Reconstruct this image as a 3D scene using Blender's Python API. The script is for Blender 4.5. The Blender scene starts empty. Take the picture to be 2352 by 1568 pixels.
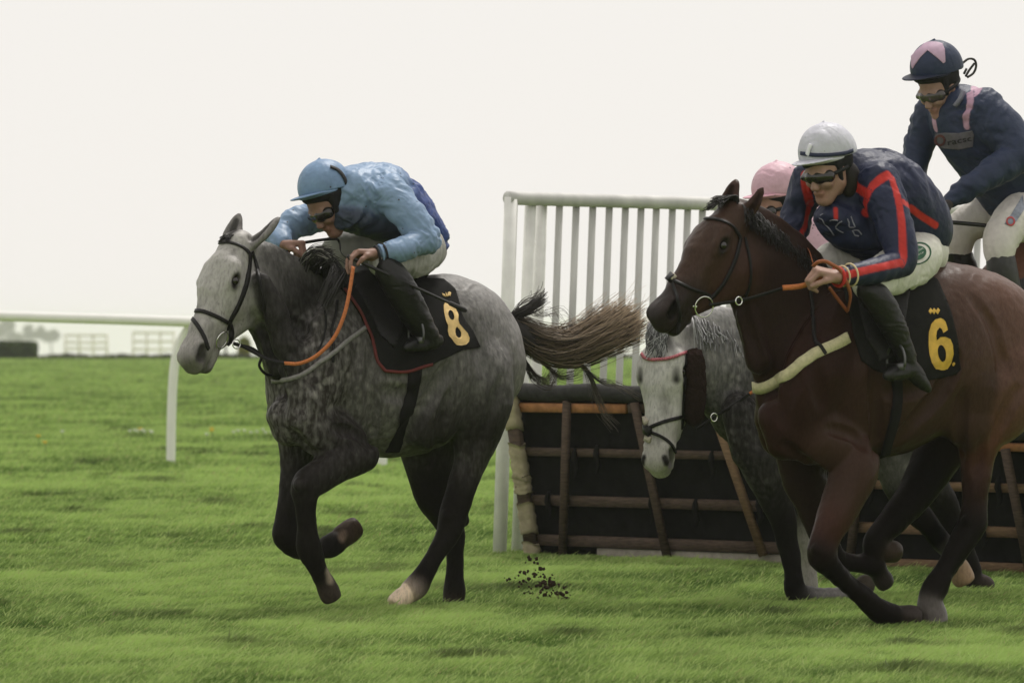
import bpy, math, random
import numpy as np
from mathutils import Vector
from mathutils.bvhtree import BVHTree
from mathutils.geometry import delaunay_2d_cdt

# ------------------------------------------------------------------ camera, sky, sun, exposure
SC = bpy.context.scene
COL = SC.collection
F = 12250.0          # focal length in units of a 2352-pixel-wide picture
HZ = 745.0           # row of the horizon in that picture
CAMH = 655 / 490.0   # eye height in metres
cam = bpy.data.cameras.new('camera')
camo = bpy.data.objects.new('camera', cam)
COL.objects.link(camo)
camo.location = (0, 0, CAMH)
camo.rotation_euler = (math.radians(90), 0, 0)
cam.sensor_width = 36.0
cam.lens = F / 2352 * 36.0
cam.shift_y = -(784 - HZ) / 2352.0
cam.clip_start = 1.0
cam.clip_end = 8000
cam.dof.use_dof = True
cam.dof.focus_distance = 24.8
cam.dof.aperture_fstop = 6.3
SC.camera = camo

SUN_EL, SUN_AZ = 60.0, 25.0     # degrees; azimuth measured clockwise from +Y
w = bpy.data.worlds.new('World'); SC.world = w; w.use_nodes = True
nt = w.node_tree; nt.nodes.clear()
wo = nt.nodes.new('ShaderNodeOutputWorld'); bg = nt.nodes.new('ShaderNodeBackground')
sk = nt.nodes.new('ShaderNodeTexSky'); sk.sky_type = 'NISHITA'; sk.sun_disc = False
sk.sun_elevation = math.radians(SUN_EL); sk.sun_rotation = math.radians(SUN_AZ)
mx = nt.nodes.new('ShaderNodeMix'); mx.data_type = 'RGBA'; mx.inputs[0].default_value = 0.97
mx.inputs[7].default_value = (8.25, 7.97, 7.6, 1)      # the cloud deck
nt.links.new(sk.outputs[0], mx.inputs[6]); nt.links.new(mx.outputs[2], bg.inputs[0])
bg.inputs[1].default_value = 0.1
nt.links.new(bg.outputs[0], wo.inputs[0])

sun = bpy.data.lights.new('sun', 'SUN'); suno = bpy.data.objects.new('sun', sun); COL.objects.link(suno)
sun.energy = 2.6; sun.angle = math.radians(16); sun.color = (1, 0.96, 0.9)
_az, _el = math.radians(SUN_AZ), math.radians(SUN_EL)
_d = Vector((math.sin(_az) * math.cos(_el), math.cos(_az) * math.cos(_el), math.sin(_el)))
suno.rotation_euler = _d.to_track_quat('Z', 'Y').to_euler()
suno.location = (0, 0, 30)
SC.view_settings.view_transform = 'Standard'; SC.view_settings.look = 'None'
SC.view_settings.exposure = 0.16; SC.view_settings.gamma = 1.0
SC.render.engine = 'CYCLES'
SC.cycles.use_denoising = True
SC.cycles.max_bounces = 6; SC.cycles.diffuse_bounces = 3; SC.cycles.glossy_bounces = 2
SC.cycles.transmission_bounces = 3; SC.cycles.volume_bounces = 3; SC.cycles.transparent_max_bounces = 6

RNG = np.random.default_rng(7)
random.seed(7)

# ------------------------------------------------------------------ helpers: points, objects, materials
def W(x, y, D):
    return np.array([(x - 1176) / F * D, D, CAMH - (y - HZ) / F * D])

def ground_depth(y):
    return CAMH * F / (y - HZ)

def tag(o, label=None, cat=None, group=None, kind=None):
    if label: o['label'] = label
    if cat: o['category'] = cat
    if group: o['group'] = group
    if kind: o['kind'] = kind
    return o

def thing(name, label, cat, loc, group=None):
    o = bpy.data.objects.new(name, None); COL.objects.link(o)
    o.location = [float(v) for v in loc]; o.empty_display_size = 0.2
    return tag(o, label, cat, group)

def root_loc(o):
    while o.parent: o = o.parent
    return np.array(o.location)

def mk(name, V, faces, mat, parent=None, col=None, smooth=True, loc=None):
    """one mesh object from world-space vertices; faces: int array (n,4)/(n,3) or list"""
    V = np.asarray(V, dtype=np.float64)
    base = root_loc(parent) if parent is not None else (np.array(loc) if loc is not None else np.zeros(3))
    me = bpy.data.meshes.new(name)
    n = len(V)
    me.vertices.add(n); me.vertices.foreach_set('co', (V - base).astype(np.float32).ravel())
    if isinstance(faces, np.ndarray):
        m, k = faces.shape
        tot = np.full(m, k, dtype=np.int32); flat = faces.astype(np.int32).ravel()
    else:
        tot = np.array([len(f) for f in faces], dtype=np.int32)
        flat = np.array([i for f in faces for i in f], dtype=np.int32); m = len(tot)
    me.loops.add(len(flat)); me.loops.foreach_set('vertex_index', flat)
    me.polygons.add(m)
    st = np.zeros(m, dtype=np.int32); st[1:] = np.cumsum(tot)[:-1]
    me.polygons.foreach_set('loop_start', st); me.polygons.foreach_set('loop_total', tot)
    if smooth: me.polygons.foreach_set('use_smooth', np.ones(m, dtype=bool))
    if col is not None:
        c = np.ones((n, 4), dtype=np.float32); col = np.asarray(col); c[:, :col.shape[1]] = col
        a = me.color_attributes.new('Col', 'FLOAT_COLOR', 'POINT'); a.data.foreach_set('color', c.ravel())
    me.update(calc_edges=True); me.validate()
    if mat is not None: me.materials.append(mat)
    o = bpy.data.objects.new(name, me); COL.objects.link(o)
    if parent is not None: o.parent = parent
    elif loc is not None: o.location = [float(v) for v in base]
    return o

_mats = {}
def mat(name, color=None, rough=0.6, attr=False, noise=0.0, nscale=40, stretch=None, bump=0.0, bscale=80,
        spec=0.4, metal=0.0, spots=None, sheen=0.0, dapple=False, trans=0.0):
    """procedural material: flat or attribute colour, broken up by noise, optional mud spots and dapples"""
    if name in _mats: return _mats[name]
    m = bpy.data.materials.new(name); m.use_nodes = True; t = m.node_tree; N = t.nodes; L = t.links
    b = N['Principled BSDF']; b.inputs['Roughness'].default_value = rough
    b.inputs['Metallic'].default_value = metal
    b.inputs['Specular IOR Level'].default_value = spec
    tc = N.new('ShaderNodeTexCoord'); vec = tc.outputs['Object']
    if stretch:
        mp = N.new('ShaderNodeMapping'); mp.inputs['Scale'].default_value = stretch
        L.new(vec, mp.inputs[0]); svec = mp.outputs[0]
    else: svec = vec
    alpha = None
    if attr:
        at = N.new('ShaderNodeAttribute'); at.attribute_name = 'Col'; src = at.outputs['Color']; alpha = at.outputs['Alpha']
    else:
        rgb = N.new('ShaderNodeRGB'); rgb.outputs[0].default_value = (*color, 1); src = rgb.outputs[0]
    def mixc(fac, a, bcol, blend='MIX'):
        x = N.new('ShaderNodeMix'); x.data_type = 'RGBA'; x.blend_type = blend
        if isinstance(fac, float): x.inputs[0].default_value = fac
        else: L.new(fac, x.inputs[0])
        L.new(a, x.inputs[6])
        if isinstance(bcol, tuple): x.inputs[7].default_value = (*bcol, 1)
        else: L.new(bcol, x.inputs[7])
        return x.outputs[2]
    def ramp(sock, p0, p1, c0=0.0, c1=1.0):
        r = N.new('ShaderNodeMapRange'); r.inputs[1].default_value = p0; r.inputs[2].default_value = p1
        r.inputs[3].default_value = c0; r.inputs[4].default_value = c1; L.new(sock, r.inputs[0]); return r.outputs[0]
    def ntex(scale, detail=3, v=None, rough_=0.55):
        n = N.new('ShaderNodeTexNoise'); n.inputs['Scale'].default_value = scale; n.inputs['Detail'].default_value = detail
        n.inputs['Roughness'].default_value = rough_
        L.new(v if v is not None else vec, n.inputs['Vector']); return n.outputs['Fac']
    if dapple:
        vo_ = N.new('ShaderNodeTexVoronoi'); vo_.feature = 'SMOOTH_F1'; vo_.inputs['Scale'].default_value = 21; vo_.inputs['Smoothness'].default_value = .35
        wv = N.new('ShaderNodeVectorMath'); wv.operation = 'MULTIPLY_ADD'; nz = N.new('ShaderNodeTexNoise'); nz.inputs['Scale'].default_value = 24; L.new(vec, nz.inputs['Vector'])
        L.new(nz.outputs['Color'], wv.inputs[0]); wv.inputs[1].default_value = (.035, .035, .035); L.new(vec, wv.inputs[2]); L.new(wv.outputs[0], vo_.inputs['Vector'])
        dv = ramp(vo_.outputs['Distance'], .50, .12); dm = ramp(ntex(7, 2), .40, .62)
        dmul = N.new('ShaderNodeMath'); dmul.operation = 'MULTIPLY'; L.new(dv, dmul.inputs[0]); L.new(dm, dmul.inputs[1]); d1 = dmul.outputs[0]
        d2 = ramp(ntex(52, 3, svec), 0.42, 0.72)
        mu = N.new('ShaderNodeMath'); mu.operation = 'MULTIPLY_ADD'; L.new(d1, mu.inputs[0]); mu.inputs[1].default_value = 0.65
        m2 = N.new('ShaderNodeMath'); m2.operation = 'MULTIPLY'; L.new(d2, m2.inputs[0]); m2.inputs[1].default_value = 0.45
        L.new(m2.outputs[0], mu.inputs[2])
        fk = ramp(ntex(75, 3, svec), .56, .70); fb = ramp(ntex(14, 2), .42, .62, .12, .75)
        fm = N.new('ShaderNodeMath'); fm.operation = 'MULTIPLY'; L.new(fk, fm.inputs[0]); L.new(fb, fm.inputs[1])
        src = mixc(fm.outputs[0], src, (.34, .33, .33), 'MULTIPLY')
        m3 = N.new('ShaderNodeMath'); m3.operation = 'MULTIPLY'; L.new(mu.outputs[0], m3.inputs[0]); L.new(alpha, m3.inputs[1])
        src = mixc(m3.outputs[0], src, (0.50, 0.475, 0.45))
    if noise:
        nf = ramp(ntex(nscale, 4, svec), 0.25, 0.75, 1 - noise, 1 + noise)
        cmb = N.new('ShaderNodeCombineColor')
        for i in range(3): L.new(nf, cmb.inputs[i])
        src = mixc(1.0, src, cmb.outputs[0], 'MULTIPLY')
    if spots:
        vo = N.new('ShaderNodeTexVoronoi'); vo.inputs['Scale'].default_value = spots[0]; vo.inputs['Randomness'].default_value = 1
        L.new(vec, vo.inputs['Vector'])
        s1 = ramp(vo.outputs['Distance'], spots[1], spots[1] * 0.6)
        s2 = ramp(ntex(spots[0] * 0.35, 2), 0.47, 0.53)
        ms = N.new('ShaderNodeMath'); ms.operation = 'MULTIPLY'; L.new(s1, ms.inputs[0]); L.new(s2, ms.inputs[1])
        src = mixc(ms.outputs[0], src, spots[2])
    L.new(src, b.inputs['Base Color'])
    if dapple or sheen:            # dark wet-looking legs take less gloss than the pale body
        bw = N.new('ShaderNodeRGBToBW'); L.new(src, bw.inputs[0]); L.new(ramp(bw.outputs[0], .005, .12, .02, spec), b.inputs['Specular IOR Level'])
    if bump:
        bn = N.new('ShaderNodeBump'); bn.inputs['Strength'].default_value = bump; bn.inputs['Distance'].default_value = 0.01
        L.new(ntex(bscale, 4, svec), bn.inputs['Height']); L.new(bn.outputs[0], b.inputs['Normal'])
    if trans:
        tr = N.new('ShaderNodeBsdfTranslucent'); L.new(src, tr.inputs[0])
        ms = N.new('ShaderNodeMixShader'); ms.inputs[0].default_value = trans
        L.new(b.outputs[0], ms.inputs[1]); L.new(tr.outputs[0], ms.inputs[2])
        L.new(ms.outputs[0], N['Material Output'].inputs[0])
    _mats[name] = m
    return m

def vnoise(P, freq, seed=0):
    """value noise in [0,1] at points P (n,3)"""
    Q = P * freq + seed * 17.31
    i = np.floor(Q).astype(np.int64); f = Q - i; f = f * f * (3 - 2 * f)
    def hsh(a, b, c):
        v = (a * 374761393 + b * 668265263 + c * 2147483647 + seed * 1274126177) & 0xffffffff
        v = ((v ^ (v >> 13)) * 1274126177) & 0xffffffff
        return ((v ^ (v >> 16)) & 0xffff) / 65535.0
    out = 0
    for dx in (0, 1):
        for dy in (0, 1):
            for dz in (0, 1):
                wgt = (f[:, 0] if dx else 1 - f[:, 0]) * (f[:, 1] if dy else 1 - f[:, 1]) * (f[:, 2] if dz else 1 - f[:, 2])
                out = out + wgt * hsh(i[:, 0] + dx, i[:, 1] + dy, i[:, 2] + dz)
    return out

def nrm(v):
    v = np.asarray(v, float); return v / max(np.linalg.norm(v), 1e-9)

def catmull(pts, sub):
    """Catmull-Rom through rows of pts (any width)"""
    P = np.asarray(pts, float)
    if len(P) < 3 or sub <= 1: return P
    E = np.vstack([2 * P[0] - P[1], P, 2 * P[-1] - P[-2]])
    out = []
    for i in range(1, len(E) - 2):
        p0, p1, p2, p3 = E[i - 1], E[i], E[i + 1], E[i + 2]
        for j in range(sub):
            t = j / sub
            out.append(0.5 * ((2 * p1) + (-p0 + p2) * t + (2 * p0 - 5 * p1 + 4 * p2 - p3) * t * t + (-p0 + 3 * p1 - 3 * p2 + p3) * t ** 3))
    out.append(P[-1])
    return np.array(out)

# ------------------------------------------------------------------ implicit surfaces -> one continuous mesh
class Sdf:
    def __init__(s): s.pr = []; s.paints = []
    def cone(s, a, ra, b, rb, k=0.02, col=(.5, .5, .5, 0), n=None, f=1.0, op=1):
        s.pr.append(('c', np.asarray(a, float), float(ra), np.asarray(b, float), float(rb), k, np.asarray(col, float), None if n is None else nrm(n), f, op))
    def ball(s, a, r, k=0.02, col=(.5, .5, .5, 0), n=None, f=1.0, op=1):
        s.cone(a, r, np.asarray(a, float) + 1e-4, r, k, col, n, f, op)
    def chain(s, pts, k=0.02, col=(.5, .5, .5, 0), n=None, f=1.0, sub=2, op=1, cols=None):
        """pts rows: x y z r ; cols: one colour per point or None"""
        P = np.asarray(pts, float)
        if cols is not None: P = np.hstack([P, np.asarray(cols, float)])
        Q = catmull(P, sub)
        for i in range(len(Q) - 1):
            c = 0.5 * (Q[i, 4:] + Q[i + 1, 4:]) if cols is not None else col
            s.cone(Q[i, :3], max(Q[i, 3], .002), Q[i + 1, :3], max(Q[i + 1, 3], .002), k, c, n, f, op)
    def ell(s, c, ax, rad, k=0.02, col=(.5, .5, .5, 0), op=1):
        s.pr.append(('e', np.asarray(c, float), np.asarray(ax, float), np.asarray(rad, float), None, k, np.asarray(col, float), None, 1.0, op))
    def paint(s, pts, col, soft=0.01, sub=3):
        s.paints.append((catmull(np.asarray(pts, float), sub), np.asarray(col, float), soft))
    @staticmethod
    def dist(p, P):
        if p[0] == 'e':
            q = (P - p[1]) @ p[2].T
            k0 = np.sqrt(((q / p[3]) ** 2).sum(-1)) + 1e-6; k1 = np.sqrt(((q / p[3] ** 2) ** 2).sum(-1)) + 1e-6
            return k0 * (k0 - 1) / k1
        _, a, ra, b, rb, k, c, n, f, op = p
        A = P - a; ba = b - a
        if n is not None and f != 1.0:
            A = A + ((A @ n) * (1 / f - 1))[..., None] * n
            ba = ba + (ba @ n) * (1 / f - 1) * n
        t = np.clip((A @ ba) / max(ba @ ba, 1e-9), 0, 1)
        d = np.sqrt(((A - t[..., None] * ba) ** 2).sum(-1)) - (ra + t * (rb - ra))
        return d * min(1.0, f)
    @staticmethod
    def bounds(p):
        if p[0] == 'e':
            R = p[3].max(); return p[1] - R, p[1] + R
        R = max(p[2], p[4]) * max(1.0, p[8])
        return np.minimum(p[1], p[3]) - R, np.maximum(p[1], p[3]) + R
    def build(s, h, clip=None, smooth=0):
        """clip: list of (point, normal): keep the side the normal points away from"""
        lo = np.min([s.bounds(p)[0] for p in s.pr if p[9] > 0], axis=0) - 3 * h
        hi = np.max([s.bounds(p)[1] for p in s.pr if p[9] > 0], axis=0) + 3 * h
        n = np.ceil((hi - lo) / h).astype(int) + 1
        D = np.full(n, 0.5, dtype=np.float32)
        ax = [lo[i] + h * np.arange(n[i]) for i in range(3)]
        for p in s.pr:
            m = p[5] + 3 * h
            b0, b1 = s.bounds(p)
            i0 = np.maximum(np.floor((b0 - m - lo) / h).astype(int), 0); i1 = np.minimum(np.ceil((b1 + m - lo) / h).astype(int) + 1, n)
            if (i1 <= i0).any(): continue
            sl = tuple(slice(i0[i], i1[i]) for i in range(3))
            P = np.stack(np.meshgrid(*[ax[i][sl[i]] for i in range(3)], indexing='ij'), -1)
            d = s.dist(p, P); k = p[5]; a = D[sl]
            if p[9] > 0:
                hh = np.maximum(k - np.abs(a - d), 0) / k; D[sl] = np.minimum(a, d) - hh * hh * k * .25
            else:
                d = -d; hh = np.maximum(k - np.abs(a - d), 0) / k; D[sl] = np.maximum(a, d) + hh * hh * k * .25
        if clip:
            P = np.stack(np.meshgrid(*ax, indexing='ij'), -1)
            for c, nn in clip: D = np.maximum(D, ((P - np.asarray(c)) @ nrm(nn)).astype(np.float32))
        V, Q = nets(D, lo, h)
        for _ in range(smooth): V = lap(V, Q, .5)
        return V, Q, s.colour(V)
    def colour(s, V):
        N = len(V)
        best = np.full(N, 1e9)
        ds = []
        for p in s.pr:
            if p[9] < 0: ds.append(None); continue
            b0, b1 = s.bounds(p)
            msk = ((V > b0 - .06) & (V < b1 + .06)).all(1)
            idx = np.nonzero(msk)[0]
            d = s.dist(p, V[idx]) if len(idx) else np.zeros(0)
            ds.append((idx, d)); best[idx] = np.minimum(best[idx], d)
        C = np.zeros((N, 4)); Wt = np.full(N, 1e-9)
        for p, dd in zip(s.pr, ds):
            if dd is None or not len(dd[0]): continue
            idx, d = dd
            wgt = np.exp(-np.clip(d - best[idx], 0, .5) / 0.009)
            c = p[6] if len(p[6]) == 4 else np.append(p[6], 0)
            C[idx] += wgt[:, None] * c; Wt[idx] += wgt
        C /= Wt[:, None]
        for pts, c, soft in s.paints:
            dm = np.full(N, 1e9)
            for i in range(max(len(pts) - 1, 1)):
                q = pts[i]; r = pts[min(i + 1, len(pts) - 1)]
                ba = r[:3] - q[:3]; A = V - q[:3]
                t = np.clip((A @ ba) / max(ba @ ba, 1e-9), 0, 1)
                dm = np.minimum(dm, np.sqrt(((A - t[:, None] * ba) ** 2).sum(1)) - (q[3] + t * (r[3] - q[3])))
            x = np.clip(.5 - dm / soft, 0, 1); x = x * x * (3 - 2 * x)
            cc = c if len(c) == 4 else np.append(c, 0)
            C = C * (1 - x[:, None]) + cc * x[:, None]
        return C

def nets(D, lo, h):
    S = D < 0
    nx, ny, nz = D.shape
    cnt = np.zeros((nx - 1, ny - 1, nz - 1), dtype=np.uint8)
    for a in (0, 1):
        for b in (0, 1):
            for c in (0, 1): cnt += S[a:nx - 1 + a, b:ny - 1 + b, c:nz - 1 + c]
    I = np.argwhere((cnt > 0) & (cnt < 8))
    idx = np.full(cnt.shape, -1, dtype=np.int64); idx[I[:, 0], I[:, 1], I[:, 2]] = np.arange(len(I))
    cor = [(a, b, c) for a in (0, 1) for b in (0, 1) for c in (0, 1)]
    val = {c: D[I[:, 0] + c[0], I[:, 1] + c[1], I[:, 2] + c[2]].astype(np.float64) for c in cor}
    acc = np.zeros((len(I), 3)); num = np.zeros(len(I))
    for c in cor:
        for k in range(3):
            if c[k] == 0:
                e = list(c); e[k] = 1; e = tuple(e)
                v0, v1 = val[c], val[e]; m = (v0 < 0) != (v1 < 0)
                t = np.where(m, v0 / np.where(m, v0 - v1, 1), 0)
                p = np.array(c, float)[None, :].repeat(len(I), 0); p[:, k] += t
                acc[m] += p[m]; num[m] += 1
    V = lo + h * (I + acc / num[:, None])
    Q = []
    for k in range(3):
        sl0 = [slice(None)] * 3; sl1 = [slice(None)] * 3; sl0[k] = slice(0, -1); sl1[k] = slice(1, None)
        a, b = S[tuple(sl0)], S[tuple(sl1)]
        E = np.argwhere(a != b); inside_first = a[E[:, 0], E[:, 1], E[:, 2]]
        u, v = (k + 1) % 3, (k + 2) % 3
        ok = (E[:, u] > 0) & (E[:, v] > 0) & (E[:, u] < D.shape[u] - 1) & (E[:, v] < D.shape[v] - 1)
        E = E[ok]; inside_first = inside_first[ok]
        def cell(du, dv):
            X = E.copy(); X[:, u] -= du; X[:, v] -= dv; return idx[X[:, 0], X[:, 1], X[:, 2]]
        q = np.stack([cell(1, 1), cell(0, 1), cell(0, 0), cell(1, 0)], 1)
        q[~inside_first] = q[~inside_first][:, ::-1]
        Q.append(q)
    Q = np.vstack(Q); Q = Q[(Q >= 0).all(1)]
    return V, Q

def lap(V, Q, a):
    acc = np.zeros_like(V); num = np.zeros(len(V))
    for i in range(4):
        for j in (1, 3):
            np.add.at(acc, Q[:, i], V[Q[:, (i + j) % 4]]); np.add.at(num, Q[:, i], 1)
    return V * (1 - a) + a * acc / np.maximum(num, 1)[:, None]

def normals(V, Q):
    fn = np.cross(V[Q[:, 2]] - V[Q[:, 0]], V[Q[:, 3 if Q.shape[1] == 4 else 1]] - V[Q[:, 1 if Q.shape[1] == 4 else 0]])
    N = np.zeros_like(V)
    for i in range(Q.shape[1]): np.add.at(N, Q[:, i], fn)
    return N / np.maximum(np.linalg.norm(N, axis=1), 1e-12)[:, None]

class Caster:
    """finds where a line of sight meets a built mesh, to lay straps, cloths and stripes on it"""
    def __init__(s, *meshes):
        Vs = []; Fs = []; o = 0
        for V, Q in meshes: Vs.append(V); Fs.append(Q + o); o += len(V)
        V = np.vstack(Vs)
        s.t = BVHTree.FromPolygons([tuple(v) for v in V], [tuple(int(i) for i in f) for fs in Fs for f in fs])
    def hit(s, x, y):
        d = nrm(W(x, y, 1.0) - np.array([0, 0, CAMH])); o = Vector((0, 0, CAMH))
        p, n, i, dd = s.t.ray_cast(o, Vector(d))
        if p is None: return None
        n = np.array(n)
        if n @ d > 0: n = -n
        return np.array(p), n
    def line(s, px, off=0.006, step=3.0):
        """pixel polyline -> (points, normals) lying on the surface"""
        P = densify(np.asarray(px, float), step)
        H = [s.hit(*p[:2]) for p in P]
        good = [i for i, x in enumerate(H) if x is not None]
        if not good: return None
        pts = []; ns = []
        P = P[good[0]:good[-1] + 1]; H = H[good[0]:good[-1] + 1]; good = [g - good[0] for g in good]
        if len(P) < 3: return None
        for i in range(len(P)):
            j = i if H[i] is not None else min(good, key=lambda g: abs(g - i))
            if H[i] is not None: p, n = H[i]
            else:
                dep = H[j][0][1]; p, n = W(P[i, 0], P[i, 1], dep), H[j][1]
            pts.append(p); ns.append(n)
        pts = np.array(pts); ns = np.array(ns)
        for _ in range(2):
            ns[1:-1] = .5 * ns[1:-1] + .25 * (ns[:-2] + ns[2:])
        ns /= np.linalg.norm(ns, axis=1)[:, None]
        for _ in range(2):
            if len(pts) > 2: pts[1:-1] = .5 * pts[1:-1] + .25 * (pts[:-2] + pts[2:])
        return pts + ns * off, ns

def densify(P, step):
    P = catmull(P, 4) if len(P) > 2 else P
    out = [P[0]]
    for a, b in zip(P[:-1], P[1:]):
        n = max(1, int(np.ceil(np.linalg.norm(b[:2] - a[:2]) / step)))
        for i in range(1, n + 1): out.append(a + (b - a) * i / n)
    return np.array(out)

def ribbon(pts, ns, wid, thick=0.004):
    """flat strap along pts, lying square to ns; wid a number or one per point (metres)"""
    pts = np.asarray(pts); n = len(pts)
    T = np.gradient(pts, axis=0); T /= np.maximum(np.linalg.norm(T, axis=1), 1e-9)[:, None]
    B = np.cross(T, ns); B /= np.maximum(np.linalg.norm(B, axis=1), 1e-9)[:, None]
    wid = np.broadcast_to(np.asarray(wid, float), (n,))[:, None]
    V = np.empty((n, 4, 3))
    V[:, 0] = pts - B * wid / 2 - ns * thick; V[:, 1] = pts - B * wid / 2 + ns * thick * .3
    V[:, 2] = pts + B * wid / 2 + ns * thick * .3; V[:, 3] = pts + B * wid / 2 - ns * thick
    Fq = []
    for i in range(n - 1):
        for j in range(4): Fq.append((4 * i + j, 4 * i + (j + 1) % 4, 4 * i + 4 + (j + 1) % 4, 4 * i + 4 + j))
    Fq += [(3, 2, 1, 0), (4 * n - 4, 4 * n - 3, 4 * n - 2, 4 * n - 1)]
    return V.reshape(-1, 3), np.array(Fq)

def tube(pts, r, sides=8, caps=True):
    pts = np.asarray(pts, float); n = len(pts)
    r = np.broadcast_to(np.asarray(r, float), (n,))
    T = np.gradient(pts, axis=0); T /= np.maximum(np.linalg.norm(T, axis=1), 1e-9)[:, None]
    u = np.cross(T[0], [0, 0, 1.0]);
    if np.linalg.norm(u) < .1: u = np.cross(T[0], [1.0, 0, 0])
    u = nrm(u); V = np.empty((n, sides, 3)); a = np.linspace(0, 2 * np.pi, sides, endpoint=False)
    for i in range(n):
        u = nrm(u - T[i] * (u @ T[i])); v = np.cross(T[i], u)
        V[i] = pts[i] + r[i] * (np.cos(a)[:, None] * u + np.sin(a)[:, None] * v)
    i, j = np.meshgrid(np.arange(n - 1), np.arange(sides), indexing='ij')
    Fq = np.stack([i * sides + j, i * sides + (j + 1) % sides, (i + 1) * sides + (j + 1) % sides, (i + 1) * sides + j], -1).reshape(-1, 4)
    V = V.reshape(-1, 3)
    if caps:
        L = [tuple(q) for q in Fq] + [tuple(range(sides - 1, -1, -1)), tuple(range((n - 1) * sides, n * sides))]
        return V, L
    return V, Fq

def ring(c, ax, r, rt, n=40, sides=8):
    """torus round axis ax"""
    ax = nrm(ax); u = nrm(np.cross(ax, [0.2, .3, 1])); v = np.cross(ax, u)
    a = np.linspace(0, 2 * np.pi, n, endpoint=False)
    V = []
    for t in a:
        d = np.cos(t) * u + np.sin(t) * v
        for s_ in np.linspace(0, 2 * np.pi, sides, endpoint=False): V.append(c + d * (r + rt * np.cos(s_)) + ax * rt * np.sin(s_))
    Fq = [(i * sides + j, ((i + 1) % n) * sides + j, ((i + 1) % n) * sides + (j + 1) % sides, i * sides + (j + 1) % sides) for i in range(n) for j in range(sides)]
    return np.array(V), np.array(Fq)

def join(*ms):
    Vs = []; Fs = []; o = 0
    for V, Q in ms:
        Vs.append(V); Fs += [tuple(int(i) + o for i in q) for q in Q]; o += len(V)
    return np.vstack(Vs), Fs

def box(c, sx, sy, sz, R=None):
    """box with half sizes sx sy sz, rows of R its axes"""
    R = np.eye(3) if R is None else np.asarray(R)
    V = np.array([c + (a * sx) * R[0] + (b * sy) * R[1] + (d * sz) * R[2] for a in (-1, 1) for b in (-1, 1) for d in (-1, 1)])
    return V, [(0, 1, 3, 2), (4, 6, 7, 5), (0, 4, 5, 1), (2, 3, 7, 6), (0, 2, 6, 4), (1, 5, 7, 3)]

def bar(a, b, wx, wy, up=(0, 0, 1)):
    """squared bar from a to b with slightly chamfered long edges; wx across, wy along 'up'"""
    a = np.asarray(a, float); b = np.asarray(b, float); T = nrm(b - a)
    S = nrm(np.cross(T, up)); U = np.cross(S, T)
    c = min(wx, wy) * .18
    prof = [(-wx / 2 + c, -wy / 2), (wx / 2 - c, -wy / 2), (wx / 2, -wy / 2 + c), (wx / 2, wy / 2 - c), (wx / 2 - c, wy / 2), (-wx / 2 + c, wy / 2), (-wx / 2, wy / 2 - c), (-wx / 2, -wy / 2 + c)]
    V = np.array([p + S * x + U * y for p in (a, b) for x, y in prof])
    Fq = [(i, (i + 1) % 8, 8 + (i + 1) % 8, 8 + i) for i in range(8)] + [tuple(range(7, -1, -1)), tuple(range(8, 16))]
    return V, Fq

def inside(pt, loops):
    x, y = pt; c = False
    for L in loops:
        n = len(L); j = n - 1
        for i in range(n):
            xi, yi = L[i]; xj, yj = L[j]
            if (yi > y) != (yj > y) and x < (xj - xi) * (y - yi) / (yj - yi) + xi: c = not c
            j = i
    return c

def tri_fill(loops, step):
    """triangulate a 2-D shape (even-odd loops) with inner points every step; returns points, triangles, boundary edges"""
    pts = []; edges = []
    for L in loops:
        L = np.asarray(L, float); D = []
        for a, b in zip(L, np.roll(L, -1, 0)):
            n = max(1, int(np.ceil(np.linalg.norm(b - a) / step)))
            D += [a + (b - a) * i / n for i in range(n)]
        o = len(pts); pts += D; edges += [(o + i, o + (i + 1) % len(D)) for i in range(len(D))]
    A = np.vstack([np.asarray(L, float) for L in loops]); nb = len(pts)
    lo, hi = A.min(0), A.max(0)
    for gx in np.arange(lo[0] + step / 2, hi[0], step):
        for gy in np.arange(lo[1] + step / 2, hi[1], step):
            if inside((gx, gy), loops): pts.append(np.array([gx, gy]))
    r = delaunay_2d_cdt([Vector(p) for p in pts], edges, [], 0, 1e-4)
    P = np.array([list(v) for v in r[0]])
    T = [f for f in r[2] if inside(P[list(f)].mean(0), loops)]
    used = {}
    for f in T:
        for a, b in zip(f, f[1:] + f[:1]): used[(min(a, b), max(a, b))] = used.get((min(a, b), max(a, b)), 0) + 1
    bd = [e for e, c in used.items() if c == 1]
    return P, T, bd

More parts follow.
